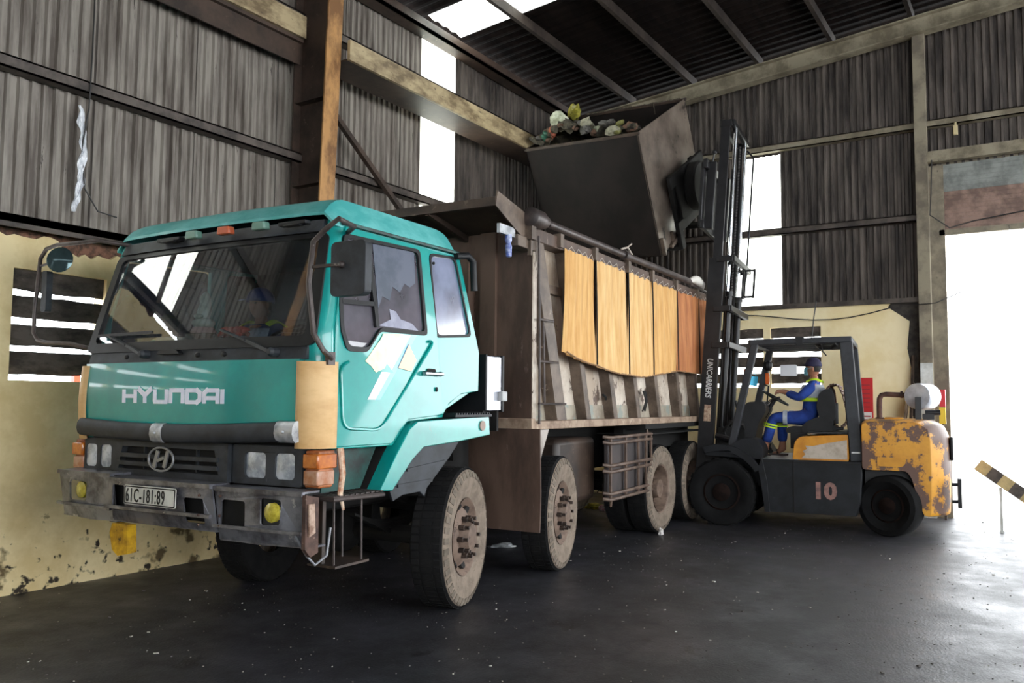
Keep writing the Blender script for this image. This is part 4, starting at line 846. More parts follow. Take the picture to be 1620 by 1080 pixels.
# ------------------------------------------------------------------ forklift: x forward, y to its left (near side y = 0)
FA = R(97.5); FO = (11.0, 1.66, 0)
fork = empty('forklift', FO, FA)
tag(fork, 'worn yellow and black forklift with a tall mast lifting a steel bin', 'forklift')
M_fy = mat('forklift_yellow', '#cf9328', '#b87c1c', '#5b4034', rough=.45, scale=2.5, spot_at=.505, spot_scale=2.6)
M_fy2 = mat('hood_yellow', '#cc8d22', '#b5761a', '#6d4a28', rough=.45, scale=3, spot_at=.68, spot_scale=7)
M_fb = mat('forklift_black', '#1f2125', '#16171a', '#303236', rough=.5, spec=.25, scale=3, spot_at=.68)
M_fm = mat('mast_black', '#201f21', '#151416', '#403d3d', rough=.4, spec=.4, scale=5, spot_at=.7)
M_gd = mat('guard_grey', '#33353a', '#282a2e', '#55585e', rough=.5, spec=.35, scale=5, spot_at=.7)
def xzf(y): return lambda u, v, w: (u, y-w, v)
# chassis
q = MB(); q.plate([(.27, .88), (1.46, .88), (1.44, .55), (1.42, .22), (.34, .22), (.29, .40), (.27, .7)], [], xzf(-.03), 1.58); ch = q.build('chassis', M_fb, fork, bevel=.015)
MB().box(1.065, 1.075, -.032, -.02, .24, .87).box(.26, 1.44, -.034, -.025, .845, .855).build('panel_seam', M_under, ch)
text_mesh('10', .27, .002, 'fleet_number', mat('worn_pink_paint', '#8f6a62', '#5f4a47', rough=.7, scale=14, lo=.45, hi=.7), ch, (.85, -.026, .42), (-1, 0, 0), (0, 0, 1), sx=1.05, bold=.013)
# front fender and step hump
def arcp(cx, cz, r, a0, a1, n): return [(cx+r*math.cos(R(a0+(a1-a0)*i/n)), cz+r*math.sin(R(a0+(a1-a0)*i/n))) for i in range(n+1)]
q = MB(); q.plate(arcp(1.98, .45, .51, 150, 68, 12)+arcp(1.98, .45, .60, 68, 150, 12), [], xzf(.0), .40); 
q.plate([(1.42, .22), (1.36, .22), (1.39, .6), (1.45, .9), (1.5, .76), (1.47, .6)], [], xzf(.0), .3); q.build('front_fender', M_fb, fork, bevel=.01, smooth=40)
q = MB(); q.plate(rounded([(1.44, .87), (1.44, 1.03), (1.53, 1.13), (1.70, 1.14), (1.92, 1.0), (2.15, .98), (2.2, .90)], .06), [], xzf(-.05), .45); q.plate([(1.44, .87), (2.2, .86), (2.2, .5), (1.44, .5)], [], xzf(-.45), .75); q.build('front_cowl', M_fb, fork, bevel=.01)
q = MB(); q.plate([(1.44, .87), (2.05, .98), (1.98, 1.12), (1.60, 1.13)], [], xzf(-1.2), .42).build('front_cowl', M_fb, fork, bevel=.01)
q = MB().box(1.02, 1.46, -1.58, -.05, .87, .885).build('floor_plate', mat('worn_plate', '#8a8c90', '#55575c', rough=.4, metal=.4, scale=9), fork)
# wheels
def fwheel(name, r, w_, n=48, ribs=26):
    q = MB(); P = [(r*.55, .05), (r*.62, .03), (r*.8, .0), (r*.95, .012), (r, .045), (r, w_-.045), (r*.95, w_), (r*.6, w_-.02), (r*.55, w_-.04)]
    q.lathe(P, (0, 0, 0), (0, -1, 0), n)
    for j in range(ribs):
        t = 2*PI*j/ribs; e = Vector((math.cos(t), 0, math.sin(t)))
        q.bar(e*(r+.0)+Vector((0, -.03, 0)), e*(r+.0)+Vector((0, -w_+.03, 0)), r*.13, .02, e)
    o = q.build(name, mat('fork_rubber', '#0f0f10', '#161617', rough=.9, scale=8, spec=.2), fork, smooth=35)
    MB().lathe([(r*.56, w_*.8), (r*.56, .05), (r*.5, .035), (r*.46, .09), (r*.28, .08), (r*.26, .03), (r*.12, .01), (.001, .008)], (0, 0, 0), (0, -1, 0), 32).build('rim', mat('rusty_rim', '#231916', '#140f0e', rough=.95, scale=9, spec=.1), o, smooth=35)
    return o
w = fwheel('wheel', .43, .30); w.location = (1.97, .0, .43)
w_ = copy_tree(w, fork); w_.location = (1.97, -1.64, .43); w_.rotation_euler = (0, 0, PI)
w = fwheel('steer_wheel', .365, .27, 44, 0); w.location = (.02, -.02, .365); w.rotation_euler = (0, 0, R(-24))
w_ = copy_tree(w, fork); w_.location = (.0, -1.62, .365); w_.rotation_euler = (0, 0, PI+R(-24))
MB().box(-.12, .12, -1.35, -.3, .26, .42).tube([(-.14, -.3, .36), (-.14, -.6, .4), (-.16, -1.2, .4)], .03, 8).build('steer_axle', M_fm, fork)
MB().tube([(-.17, -.36, .33), (-.19, -.40, .42), (-.15, -.44, .5), (-.1, -.42, .42)], .016, 6).build('steer_hose', M_chr, fork)
MB().box(1.85, 2.1, -1.4, -.25, .3, .55).box(1.9, 2.22, -1.25, -.4, .25, .8).build('drive_axle', M_fm, fork)
# counterweight with wheel arches
cwp = rounded([(.27, .79), (.27, 1.37), (.2, 1.40), (-.5, 1.40), (-.64, 1.34), (-.70, 1.2), (-.71, .8), (-.69, .27), (-.58, .27), (-.40, .72), (-.33, .79)], .045, 3)
q = MB(); NS = 14
def plan(t):   # s from -.02 to -1.62, with rear corners drawn in
    return -.02-1.6*t
vs = []; k = len(cwp)
for i in range(NS+1):
    t = i/NS; e = abs(2*t-1); pull = .22*max(0, (e-.55)/.45)**2.2
    for (u, v) in cwp:
        uu = u+pull*max(0, (.1-u)/.8); vv = v-(.03*max(0, (e-.8)/.2)**2 if v > 1.3 else 0); vs.append((uu, plan(t), vv))
fs = []
for i in range(NS):
    for j in range(k): j2 = (j+1) % k; fs.append((i*k+j, i*k+j2, (i+1)*k+j2, (i+1)*k+j))
fs += [tuple(range(k-1, -1, -1)), tuple(NS*k+j for j in range(k))]
q.add(vs, fs); cw = q.build('counterweight', M_fy, fork, smooth=40, bevel=.02)
MB().box(-.5, .25, -1.4, -.25, .45, .9).build('inner_frame', M_fm, fork)
for s0 in (-.42, -1.4): MB().box(-.735, -.70, s0, s0+.14, .92, 1.2).build('tail_light', M_blk, cw, bevel=.01)
MB().box(-.80, -.76, -.2, -.1, .38, .72).tube([(-.70, -.15, .45), (-.77, -.15, .45)], .02, 6).tube([(-.70, -.15, .65), (-.77, -.15, .65)], .02, 6).build('rear_bumper_bar', M_blk, cw)
q = MB(); q.plate(rounded([(.10, .84), (-.18, .84), (-.22, .90), (-.18, .95), (.10, .95)], .03), [], xzf(-.012), .01).build('touched_up_paint', mat('fresh_ochre', '#c98c22', '#b87f1c', rough=.5, scale=5), cw, smooth=0)
# engine hood under the seat
q = MB(); q.plate(rounded([(.42, .87), (1.09, .87), (1.06, 1.10), (1.0, 1.17), (.42, 1.21)], .04), [], xzf(-.10), 1.42); hd = q.build('engine_hood', M_fy2, fork, bevel=.02)
q = MB(); q.plate([(.44, .90), (.98, .90), (.93, .95), (.96, .99), (.91, 1.02), (.93, 1.06), (.84, 1.055), (.7, 1.09), (.44, 1.14)], [], xzf(-.094), .006); q.build('bare_patch', mat('putty', '#b8ada0', '#9c9080', '#6b6055', rough=.8, scale=5, spot_at=.68, spot_scale=10), hd, smooth=0)
MB().box(.42, .9, -1.4, -.14, 1.21, 1.235).build('hood_trim', M_blk, hd)
# overhead guard
q = MB()
for s in (-.12, -1.50):
    q.bar((1.87, s, .93), (1.53, s, 2.38), .075, .095, (1, 0, 0)); q.bar((.33, s, .88), (.43, s, 2.36), .07, .15, (1, 0, 0))
    q.bar((1.60, s, 2.375), (.36, s, 2.39), .08, .075)
q.bar((1.575, -.1, 2.375), (1.575, -1.52, 2.375), .09, .07); q.bar((.40, -.1, 2.385), (.40, -1.52, 2.385), .09, .07)
gu = q.build('overhead_guard', M_gd, fork, bevel=.012)
for i in range(6): s = -.32-i*.196; MB().bar((1.55, s, 2.37), (.42, s, 2.375), .022, .05).build('guard_bar', M_gd, gu)
MB().box(.93, 1.03, -.18, -.06, 2.405, 2.43).box(.94, 1.02, -.086, -.075, 2.33, 2.41).build('guard_clamp', M_blk, gu)
MB().tube([(.55, -.2, 2.34), (.6, -.22, 2.30), (.75, -.3, 2.31), (.8, -.4, 2.35)], .03, 8).tube([(.72, -.12, 2.33), (.7, -.1, 2.24), (.66, -.1, 2.19)], .008, 5).build('wiring_bundle', M_blk, gu)
MB().box(.29, .39, -.079, -.074, .98, 1.0).build('small_label', M_white, gu)
MB().tube([(.93, -1.1, 2.42), (.9, -1.1, 2.72), (.86, -1.12, 3.0)], .008, 5).build('antenna', M_blk, gu)
# lamps and mirrors on the front posts
for s, f_, z in ((-.14, 1.68, 1.95), (-1.48, 1.60, 1.95)):
    q = MB().plate(rrect(s-.03, s+.03, z-.09, z+.08, .015), [], lambda u, v, w: (f_-w, u, v), .05); lamp = q.build('indicator_lamp', mat('orange_lens', '#e0661c', '#b54a10', rough=.3, scale=9), gu, bevel=.008)
MB().lathe([(.04, 0), (.075, .03), (.08, .07), (.06, .1), (.001, .11)], (1.50, -1.42, 2.13), (1, 0, 0), 16).tube([(1.52, -1.46, 2.05), (1.53, -1.43, 2.12)], .012, 6).build('work_lamp', M_blk, gu, smooth=40)
MB().plate(rrect(1.16, 1.39, 1.98, 2.14, .02), [], xzf(-1.42), .03).build('rear_view_mirror', mat('white_plastic', '#dfe1e6', rough=.4), gu, bevel=.006)
MB().tube([(1.53, -.8, 1.55), (1.48, -.75, 1.60), (1.46, -.75, 1.82), (1.52, -.8, 1.84)], .012, 6).build('grab_rail', M_blk, gu)
# dashboard, steering wheel, levers, pedals
q = MB(); q.plate(rounded([(1.80, 1.18), (1.83, 1.40), (1.70, 1.60), (1.48, 1.62), (1.44, 1.50), (1.56, 1.30), (1.62, 1.0), (1.85, .95)], .05), [], xzf(-.42), .62); db = q.build('dashboard', M_blk, fork, bevel=.02)
c = Vector((1.37, -.75, 1.66)); ax = Vector((-.50, 0, .86)).normalized(); e1 = Vector((0, 1, 0)); e2 = ax.cross(e1).normalized()
q = MB(); q.tube([c+(e1*math.cos(t)+e2*math.sin(t))*.185 for t in [2*PI*i/28 for i in range(28)]], .013, 6, True)
for t in (.4, 2.5, 4.6): q.bar(c-ax*.03, c+(e1*math.cos(t)+e2*math.sin(t))*.18, .035, .012)
q.tube([c-ax*.01, c-ax*.30], .028, 8); q.ball(tuple(c-ax*.02), .035); q.build('steering_wheel', M_blk, fork)
for i in range(4): MB().tube([(1.62-.02*i, -.50-.09*i-.5*0, 1.48), (1.40-.05*(i % 2), -.45-.07*i, 1.63+.02*i), (1.28, -.44-.06*i, 1.66)], [.008, .008, .02], 6).build('lever', M_blk, fork) if i < 2 else MB().tube([(1.8, -.5-.3*(i-2), 1.3), (1.86, -.52-.3*(i-2), 1.62)], [.014, .02], 6).build('lever', M_blk, fork)
for s0 in (-.9, -.64): MB().box(1.68, 1.74, s0, s0+.1, .98, 1.02).tube([(1.8, s0+.05, 1.1), (1.7, s0+.05, 1.0)], .012, 6).build('pedal', M_chr, fork)
# seat
q = MB(); q.plate(rounded([(.66, 1.20), (1.2, 1.20), (1.22, 1.25), (1.15, 1.29), (.72, 1.27), (.60, 1.32), (.58, 1.24)], .04), [], xzf(-.50), .50); seat = q.build('seat', M_blk, fork, bevel=.02)
q = MB(); q.plate(rounded([(.76, 1.28), (.63, 1.28), (.60, 1.45), (.62, 1.74), (.64, 1.80), (.68, 1.79), (.70, 1.6)], .04), [], xzf(-.52), .46).build('seat_back', M_blk, seat, bevel=.03)
MB().plate(rounded([(.60, 1.36), (.78, 1.36), (.83, 1.55), (.79, 1.72), (.70, 1.79), (.61, 1.74), (.585, 1.5)], .04), [], xzf(-.50), .035).build('back_bolster', M_blk, seat, bevel=.012)
MB().plate(rounded([(.62, 1.20), (1.0, 1.20), (1.02, 1.28), (.94, 1.36), (.80, 1.42), (.64, 1.40)], .04), [], xzf(-.47), .035).build('pan_bolster', M_blk, seat, bevel=.012)
MB().box(.56, .60, -.53, -.505, 1.33, 1.6).box(.50, .64, -.6, -.5, 1.25, 1.29).build('seat_hinge', M_gd, seat, bevel=.01)
q = MB()
def cov(u, v):
    a = u*PI; y = -.76+.245*math.cos(a)
    p = [(.69, 1.79), (.64, 1.84), (.56, 1.83), (.50, 1.70), (.46, 1.50), (.46, 1.36), (.52, 1.30)]
    t = v*(len(p)-1); i = min(int(t), len(p)-2); f_ = t-i
    return (p[i][0]+(p[i+1][0]-p[i][0])*f_, -.495-.53*u, p[i][1]+(p[i+1][1]-p[i][1])*f_)
q.grid(cov, 12, 14, (.012, 0, 0))
for i in range(13):
    for j in range(15): p = cov(i/12, j/14); q.ball((p[0]-.003, p[1], p[2]), .016, 6, 4)
q.build('beaded_seat_cover', mat('beads_brown', '#6b4f42', '#3a2a24', '#b7a08c', rough=.5, scale=40, spot_at=.6, spot_scale=60), seat, smooth=60)
MB().box(.95, 1.15, -.52, -.46, 1.0, 1.20).build('seat_slide', M_blk, seat)
# exhaust, pre-cleaner drum
q = MB(); q.tube([(.08, -.78, 1.38), (.08, -.78, 1.58), (.075, -.78, 1.66), (.05, -.78, 1.705), (.0, -.78, 1.715), (-.38, -.80, 1.70)], .034, 10).lathe([(.045, 0), (.045, .03)], (-.17, -.78, 1.712), (-1, 0, 0), 12).lathe([(.055, 0), (.05, .02)], (.08, -.78, 1.40), (0, 0, 1), 12); q.build('exhaust_pipe', mat('rusty_pipe', '#5d3d33', '#3f2a24', '#7c6a60', rough=.7, scale=8, spot_at=.66), fork, smooth=50)
q = MB().lathe([(.001, -.01), (.06, -.01), (.155, .0), (.165, .02), (.165, .34), (.15, .36), (.001, .37)], (-.36, -.62, 1.69), (-.38, -.92, 0), 30); dr = q.build('air_cleaner_drum', mat('white_drum', '#cfd3dc', '#aeb2bc', '#7b7f88', rough=.3, metal=.3, scale=5, spot_at=.66), fork, smooth=40)
MB().bar((-.37, -.58, 1.38), (-.37, -.58, 1.68), .07, .03, (0, 1, 0)).build('drum_post', M_fm, dr)
MB().tube([(-.45, -.7, 1.48), (-.62, -.7, 1.49)], .035, 10).box(-.55, -.42, -.8, -.6, 1.4, 1.47).build('drum_inlet', M_fm, dr, smooth=40)
MB().box(-.2, .02, -1.0, -.5, 1.39, 1.42).build('radiator_cap_plate', M_fy2, fork, bevel=.01)
MB().box(1.72, 2.08, -1.35, -.42, 1.0, 1.26).tube([(2.0, -.36, 1.2), (1.9, -.34, 1.34), (1.75, -.4, 1.3), (1.7, -.5, 1.15)], .025, 8).build('front_frame', M_under, fork, bevel=.04)
# lift cylinders for tilting
for s0 in (-.35, -1.25): MB().tube([(1.5, s0, 1.0), (2.1, s0, 1.15)], .04, 8).build('tilt_cylinder', M_fm, fork)
# mast, leaning back 4 degrees
MC_ = R(4.0)
def ms(f_, s, z): return (2.24+f_-math.sin(MC_)*(z-1.2), s, z)
def mrail(s, f0, f1, w_, z0, z1, m_=M_fm, nm='mast_rail', face=1):
    q = MB(); a, b = ms((f0+f1)/2, s, z0), ms((f0+f1)/2, s, z1); d = f1-f0
    q.bar(a, b, .014, d, (1, 0, 0)); 
    for e in (f0+.012, f1-.012): q.bar(ms(e, s-face*w_/2, z0), ms(e, s-face*w_/2, z1), w_, .024, (1, 0, 0))
    return q.build(nm, m_, fork, bevel=.003)
for s, fc in ((-.33, 1), (-1.62, -1)):
    r0 = mrail(s, -.12, .09, .07, .32, 3.56, face=fc); mrail(s-fc*.08, -.07, .05, .05, .6, 5.46, face=fc, nm='inner_mast_rail')
def xb(z, s0=-.30, s1=-1.65, h=.08, d=.22, nm='mast_crossbar', f0=-.24):
    q = MB(); q.bar(ms(f0, s0, z), ms(f0, s1, z), .05, h); q.bar(ms(f0, s0, z), ms(f0+d, s0, z), .03, h); q.bar(ms(f0, s1, z), ms(f0+d, s1, z), .03, h); return q.build(nm, M_fm, fork, bevel=.006)
for z in (3.54, 2.86, 2.37): xb(z)
xb(.9, -.33, -1.50, .12); 
q = MB(); q.bar(ms(-.10, -.40, 5.45), ms(-.10, -1.56, 5.45), .07, .07).bar(ms(.04, -.40, 5.45), ms(.04, -1.56, 5.45), .05, .1).bar(ms(-.10, -.40, 5.44), ms(.05, -.40, 5.44), .03, .09).bar(ms(-.10, -1.56, 5.44), ms(.05, -1.56, 5.44), .03, .09); q.build('mast_head', M_fm, fork, bevel=.006)
for s in (-.62, -1.36):
    MB().tube([ms(-.16, s, .4), ms(-.16, s, 3.1)], .042, 10).lathe([(.055, 0), (.055, .07)], ms(-.16, s, 3.06), (0, 0, 1), 12).build('lift_cylinder', M_fm, fork, smooth=40)
    MB().tube([ms(-.13, s, 3.1), ms(-.11, s, 5.42)], .03, 10).build('cylinder_rod', mat('chrome_rod', '#dfe2e6', rough=.15, metal=1), fork, smooth=40)
for s in (-.92, -1.18):
    q = MB(); N_ = 90
    for i in range(N_): z = 1.6+i*(5.35-1.6)/N_; q.bar(ms(-.08, s-.012, z), ms(-.08, s+.012, z), .02, .026 if i % 2 else .03)
    q.build('lift_chain', mat('chain_grey', '#6f6d6c', '#3c3b3b', rough=.4, metal=.5, scale=20), fork)
MB().bar(ms(-.25, -1.25, 3.5), ms(-.25, -1.25, 3.1), .02, .03, (1, 0, 0)).bar(ms(-.25, -1.1, 3.5), ms(-.25, -1.1, 3.08), .02, .03, (1, 0, 0)).bar(ms(-.25, -1.1, 3.1), ms(-.25, -1.25, 3.1), .02, .03).bar(ms(-.38, -1.25, 3.52), ms(-.38, -1.25, 3.1), .02, .03, (1, 0, 0)).bar(ms(-.38, -1.25, 3.12), ms(-.25, -1.25, 3.12), .02, .03).bar(ms(-.38, -1.25, 3.5), ms(-.2, -1.25, 3.5), .02, .03).build('hose_guard', M_fm, fork)
MB().tube([ms(-.24, -1.40, 3.4), ms(-.24, -1.40, 5.2), ms(-.15, -1.36, 5.3)], .014, 6).tube([ms(-.18, -.44, 3.0), ms(-.2, -.44, 1.3), (1.98, -.42, 1.15)], .013, 6).tube([ms(-.2, -.78, 2.3), ms(-.22, -.8, 1.4), (1.95, -.7, 1.15)], .013, 6).build('hydraulic_hose', M_blk, fork, smooth=50)
MB().bar(ms(-.10, -.91, 1.0), ms(-.10, -.91, 2.28), .03, .36, (0, 1, 0)).build('mast_shield', M_fm, fork)
tl_ = MathText = text_mesh('UNICARRIERS', .108, .001, 'mast_lettering', M_white, fork, (ms(.01, 0, 2.19)[0], -.321, 2.19), (math.sin(MC_), 0, -1), (-1, 0, -math.sin(MC_)), sx=.80, shear=.15, bold=.002)
for v in tl_.data.vertices: v.co.y = -.3225+(.0015 if v.co.y > -.321 else 0)
tl_.location = (-.02+.03, .0, 0)
MB().bar(ms(-.02, -.322, 1.56), ms(-.02, -.322, 1.34), .09, .004, (0, 1, 0)).build('capacity_label', mat('pale_label', '#bda48c', '#8a6a58', rough=.6, scale=30), fork)
# carriage and turning head with forks
cz0, cz1 = 3.98, 4.92
q = MB()
for z in (cz0+.05, cz1-.05): q.bar(ms(.20, -.24, z), ms(.20, -1.50, z), .06, .13)
for s in (-.42, -1.40): q.bar(ms(.14, s, cz0), ms(.14, s, cz1), .10, .12, (1, 0, 0))
q.bar(ms(.24, -.81, cz0+.02), ms(.24, -.81, cz1-.02), 1.05, .05, (1, 0, 0)); cg_ = q.build('carriage', M_fm, fork, bevel=.01)
MB().ball(ms(.10, -.33, 5.03), .035).tube([ms(.12, -.33, 4.9), ms(.1, -.33, 5.03)], .014, 6).build('carriage_pin', M_fm, cg_)
# bin frame: unit axes of the tipped bin
BO = Vector((10.348, 4.594, 5.242)); th, pt, yw = .541, .032, -.147
b_ = Vector((math.cos(FA+yw), math.sin(FA+yw), 0)); a_ = Vector((math.sin(FA+yw), -math.cos(FA+yw), 0)); c_ = Vector((0, 0, 1))
b2 = b_*math.cos(pt)+c_*math.sin(pt); c2 = c_*math.cos(pt)-b_*math.sin(pt)
a3 = a_*math.cos(th)+c2*math.sin(th); c3 = c2*math.cos(th)-a_*math.sin(th)
BM = Matrix((a3, b2, c3)).transposed().to_4x4(); BM.translation = BO
FI = (Matrix.Translation(FO) @ Matrix.Rotation(FA, 4, 'Z')).inverted()
def inb(mb, name, m_, bevel=0, par=fork, smooth=30):
    mm = FI @ BM; mb.v = [tuple(mm @ Vector(v)) for v in mb.v]; return mb.build(name, m_, par, bevel=bevel, smooth=smooth)
inb(MB().lathe([(.34, 0), (.36, .03), (.36, .14), (.30, .18)], (1.1, -.36, -1.15), (0, 1, 0), 28), 'rotator', M_under, 0, cg_)
inb(MB().box(.35, 1.75, -.19, -.13, -1.62, -1.45).box(.35, 1.75, -.19, -.13, -.95, -.78).box(.55, 1.6, -.19, -.15, -1.5, -.85), 'fork_carriage', M_under, .01, cg_)
for u0 in (.50, 1.42): inb(MB().box(u0, u0+.14, -.13, -.06, -1.92, -.80).box(u0, u0+.14, -.10, 1.3, -1.93, -1.86), 'fork_arm', M_under, .01, cg_)

# ------------------------------------------------------------------ the steel bin
M_bin = mat('bin_black', '#221c1a', '#161211', '#342c28', rough=.6, spec=.3, scale=2.5, spot_at=.7, stretch=(1, 1, .8))
M_binb = mat('bin_worn', '#877a6f', '#5d5149', '#3a322e', rough=.4, metal=.2, scale=1.6, spot_at=.6, spot_scale=3, lo=.4, hi=.62)
bin_ = bpy.data.objects.new('steel_bin', None); COL.objects.link(bin_); bin_.matrix_world = BM
tag(bin_, 'big dark open steel bin tipped on the forklift high above the truck', 'bin')
BW, BL, BH = 1.91, 1.80, 1.81
bpoly = [(0, 0), (BW, 0), (BW+.03, -1.12), (1.10, -1.74), (.6, -BH), (0, -BH)]
def pl2(poly, y0, t): q = MB(); q.plate(poly, [], xz(y0), t); return q
pl2(bpoly, 0, .02).build('back_plate', M_binb, bin_, bevel=.003)
q = MB(); q.plate(bpoly, [], xz(BL-.02), .02); q.box(0, .02, 0, BL, -BH, 0); q.bar((BW, BL/2, 0), (BW+.03, BL/2, -1.12), BL, .02, (1, 0, 0)); q.bar((BW+.03, BL/2, -1.12), (1.1, BL/2, -1.74), BL, .02, (1, 0, 0) if False else (0, 0, 1)); q.bar((1.1, BL/2, -1.74), (.6, BL/2, -BH), BL, .02); q.box(0, .62, 0, BL, -BH, -BH+.02); q.build('bin_shell', M_bin, bin_, smooth=0)
q = MB().box(-.02, .03, -.02, BL+.02, -.03, .01).box(BW-.03, BW+.02, -.02, BL+.02, -.03, .01).box(-.02, BW+.02, BL-.02, BL+.02, -.03, .01); q.build('rim_bar', M_brn, bin_, bevel=.005)
q = MB().box(-.003, .0, .5, .54, -.66, -.3); 
q = MB(); q.box(.02, .06, -.06, 0, -BH, -1.55).box(.42, .46, -.05, 0, -BH, -1.6).box(1.3, 1.34, -.05, 0, -1.55, -1.2).bar((.3, -.03, -BH+.02), (1.0, -.03, -1.68), .05, .05); q.build('fork_pocket', M_rib, bin_, bevel=.004)
# rubbish in the bin: one heap and the loose things on it
from mathutils import noise
def heap(u, v):
    x, y = .04+1.3*u, .04+1.70*v; d = .06+.27*x*0 + .22*noise.noise(Vector((x*3, y*3, 0)))+.10*noise.noise(Vector((x*9, y*9, 3)))
    hgt = .42*math.exp(-((y-1.15)**2)/.14)*math.exp(-((x-.35)**2)/.12)
    return (x, y, d-.60*x+hgt*.8)
q = MB(); q.grid(heap, 50, 56)
rr_ = random.Random(5)
for i in range(95):
    u, v = rr_.random()**1.5*.8, rr_.uniform(.04, .98); p = heap(u, v); q.k = rr_.choice((0, 1, 1, 2, 3, 4, 0, 2)); r_ = rr_.uniform(.03, .09)
    k0 = len(q.v); q.ball((p[0], p[1], p[2]+r_*.3), (r_*rr_.uniform(.6, 1.3), r_*rr_.uniform(.7, 1.8), r_*rr_.uniform(.5, 1.1)), 9, 6)
    for j in range(k0, len(q.v)): a = Vector(q.v[j]); q.v[j] = tuple(a+noise.noise_vector(a*14+Vector((i, 0, 0)))*r_*.55)
hp = q.build('rubbish_heap', [mat('rubbish', '#4a4436', '#26231d', '#7c7a5c', rough=.85, scale=14, spot_at=.62, spot_scale=22), mat('rubbish_pale', '#8f8c78', '#6c6a58', rough=.6, scale=20), mat('rubbish_brown', '#6a4d3c', '#47352a', rough=.8, scale=20), mat('rubbish_olive', '#77753c', '#55542c', rough=.6, scale=20), mat('rubbish_grey', '#595653', '#35332f', rough=.7, scale=20)], None, smooth=40); hp.matrix_world = BM; tag(hp, 'heap of mixed dark rubbish filling the tipped steel bin', 'rubbish', None, 'stuff')
def crumple(name, m_, u, v, r, label, cat='bag', seed=0, h=0):
    q = MB(); q.ball((0, 0, 0), (1, 1, 1), 16, 11); q.v = [tuple(Vector(p)*(1+.45*noise.noise(Vector(p)*2.1+Vector((seed, 0, 0)))+.18*noise.noise(Vector(p)*6+Vector((0, seed, 0))))) for p in q.v]
    q.v = [(p[0]*r[0], p[1]*r[1], p[2]*r[2]) for p in q.v]; o = q.build(name, m_, None, smooth=50); p = BM @ (Vector(heap(u, v))+Vector((0, 0, r[2]*.45+h))); o.location = p; o.rotation_euler = (seed, seed*.7, seed*1.3); tag(o, label, cat); return o
pale = mat('pale_bag', '#b9bda6', '#8b8f78', rough=.4, scale=12)
crumple('plastic_bag', pale, .13, .72, (.12, .15, .10), 'pale crumpled plastic bag at the front lip of the raised bin', seed=1)
crumple('plastic_bag', mat('yellow_bag', '#a39c40', '#6f6a2c', rough=.4, scale=10), .27, .62, (.11, .09, .16), 'yellow green plastic bag standing up in the raised bin', seed=2, h=.1)
crumple('plastic_bag', mat('grey_bag', '#8d8a80', '#66645a', rough=.4, scale=10), .42, .75, (.13, .24, .08), 'long grey bag draped over the top of the rubbish', seed=3, h=.12)
crumple('plastic_bag', mat('green_bag', '#2c5f4c', rough=.4), .08, .86, (.06, .08, .06), 'small green bag at the corner of the raised bin', seed=4)
crumple('carton', mat('orange_card', '#a0583e', '#7c3c2a', rough=.7, scale=9), .05, .77, (.06, .10, .05), 'small orange scrap by the front lip of the raised bin', 'scrap', 5)
crumple('plastic_bottle', mat('white_bottle', '#dfe3e6', rough=.3), .3, .86, (.05, .05, .11), 'white bottle sticking up from the rubbish in the bin', 'bottle', 6, .14)
crumple('plastic_bag', mat('brown_bag', '#7c5a48', '#5c4034', rough=.6, scale=10), .35, .24, (.13, .22, .10), 'reddish brown bag on the mast side of the rubbish heap', seed=7, h=.05)
crumple('plastic_bag', pale, .2, .4, (.07, .08, .08), 'small pale bag between the yellow and brown bags', seed=8)
q = MB()
for i in range(30):
    y = random.uniform(.1, 1.7); q.ball((BW-.0, y, .012), (random.uniform(.01, .03), random.uniform(.02, .08), random.uniform(.008, .02)), 6, 4)
q.tube([(BW, .55, .02), (BW-.04, .5, .03), (BW-.05, .5, -.15)], .008, 5)
o = q.build('rim_debris', mat('dusty_debris', '#6d6656', '#3c382e', rough=.9, scale=20), None); o.matrix_world = BM; tag(o, 'scraps and dust stuck along the upper rim of the bin', 'debris', None, 'stuff')

# ------------------------------------------------------------------ people
def skin(name, nodes, edges, m_, parent, sub=2):
    """nodes: name -> (pos, rx, ry); one continuous skinned surface, root first"""
    me = bpy.data.meshes.new(name); ks = list(nodes); me.from_pydata([nodes[k][0] for k in ks], [(ks.index(a), ks.index(b)) for a, b in edges], [])
    o = bpy.data.objects.new('tmp', me); COL.objects.link(o); o.modifiers.new('k', 'SKIN'); s = o.modifiers.new('s', 'SUBSURF'); s.levels = sub
    for i, k in enumerate(ks): d = me.skin_vertices[0].data[i]; d.radius = (nodes[k][1], nodes[k][2]); d.use_root = (i == 0)
    bpy.context.view_layer.update()
    r = bpy.data.meshes.new_from_object(o.evaluated_get(bpy.context.evaluated_depsgraph_get())); bpy.data.objects.remove(o)
    r.name = name; r.materials.clear(); r.materials.append(m_); r.shade_smooth(); n = bpy.data.objects.new(name, r); COL.objects.link(n); n.parent = parent; return n
M_skin = mat('skin', '#a8755c', '#9a6850', rough=.55, scale=6)
M_cov = mat('blue_coverall', '#23459a', '#1b3680', '#2f58b4', rough=.85, scale=7, spot_at=.66)
M_silver = mat('reflective_silver', '#b4bcc6', '#98a0ac', rough=.5, scale=9)
M_lime = mat('lime_band', '#c9ef2a', rough=.6)
M_hair = mat('dark_hair', '#17130f', rough=.7)
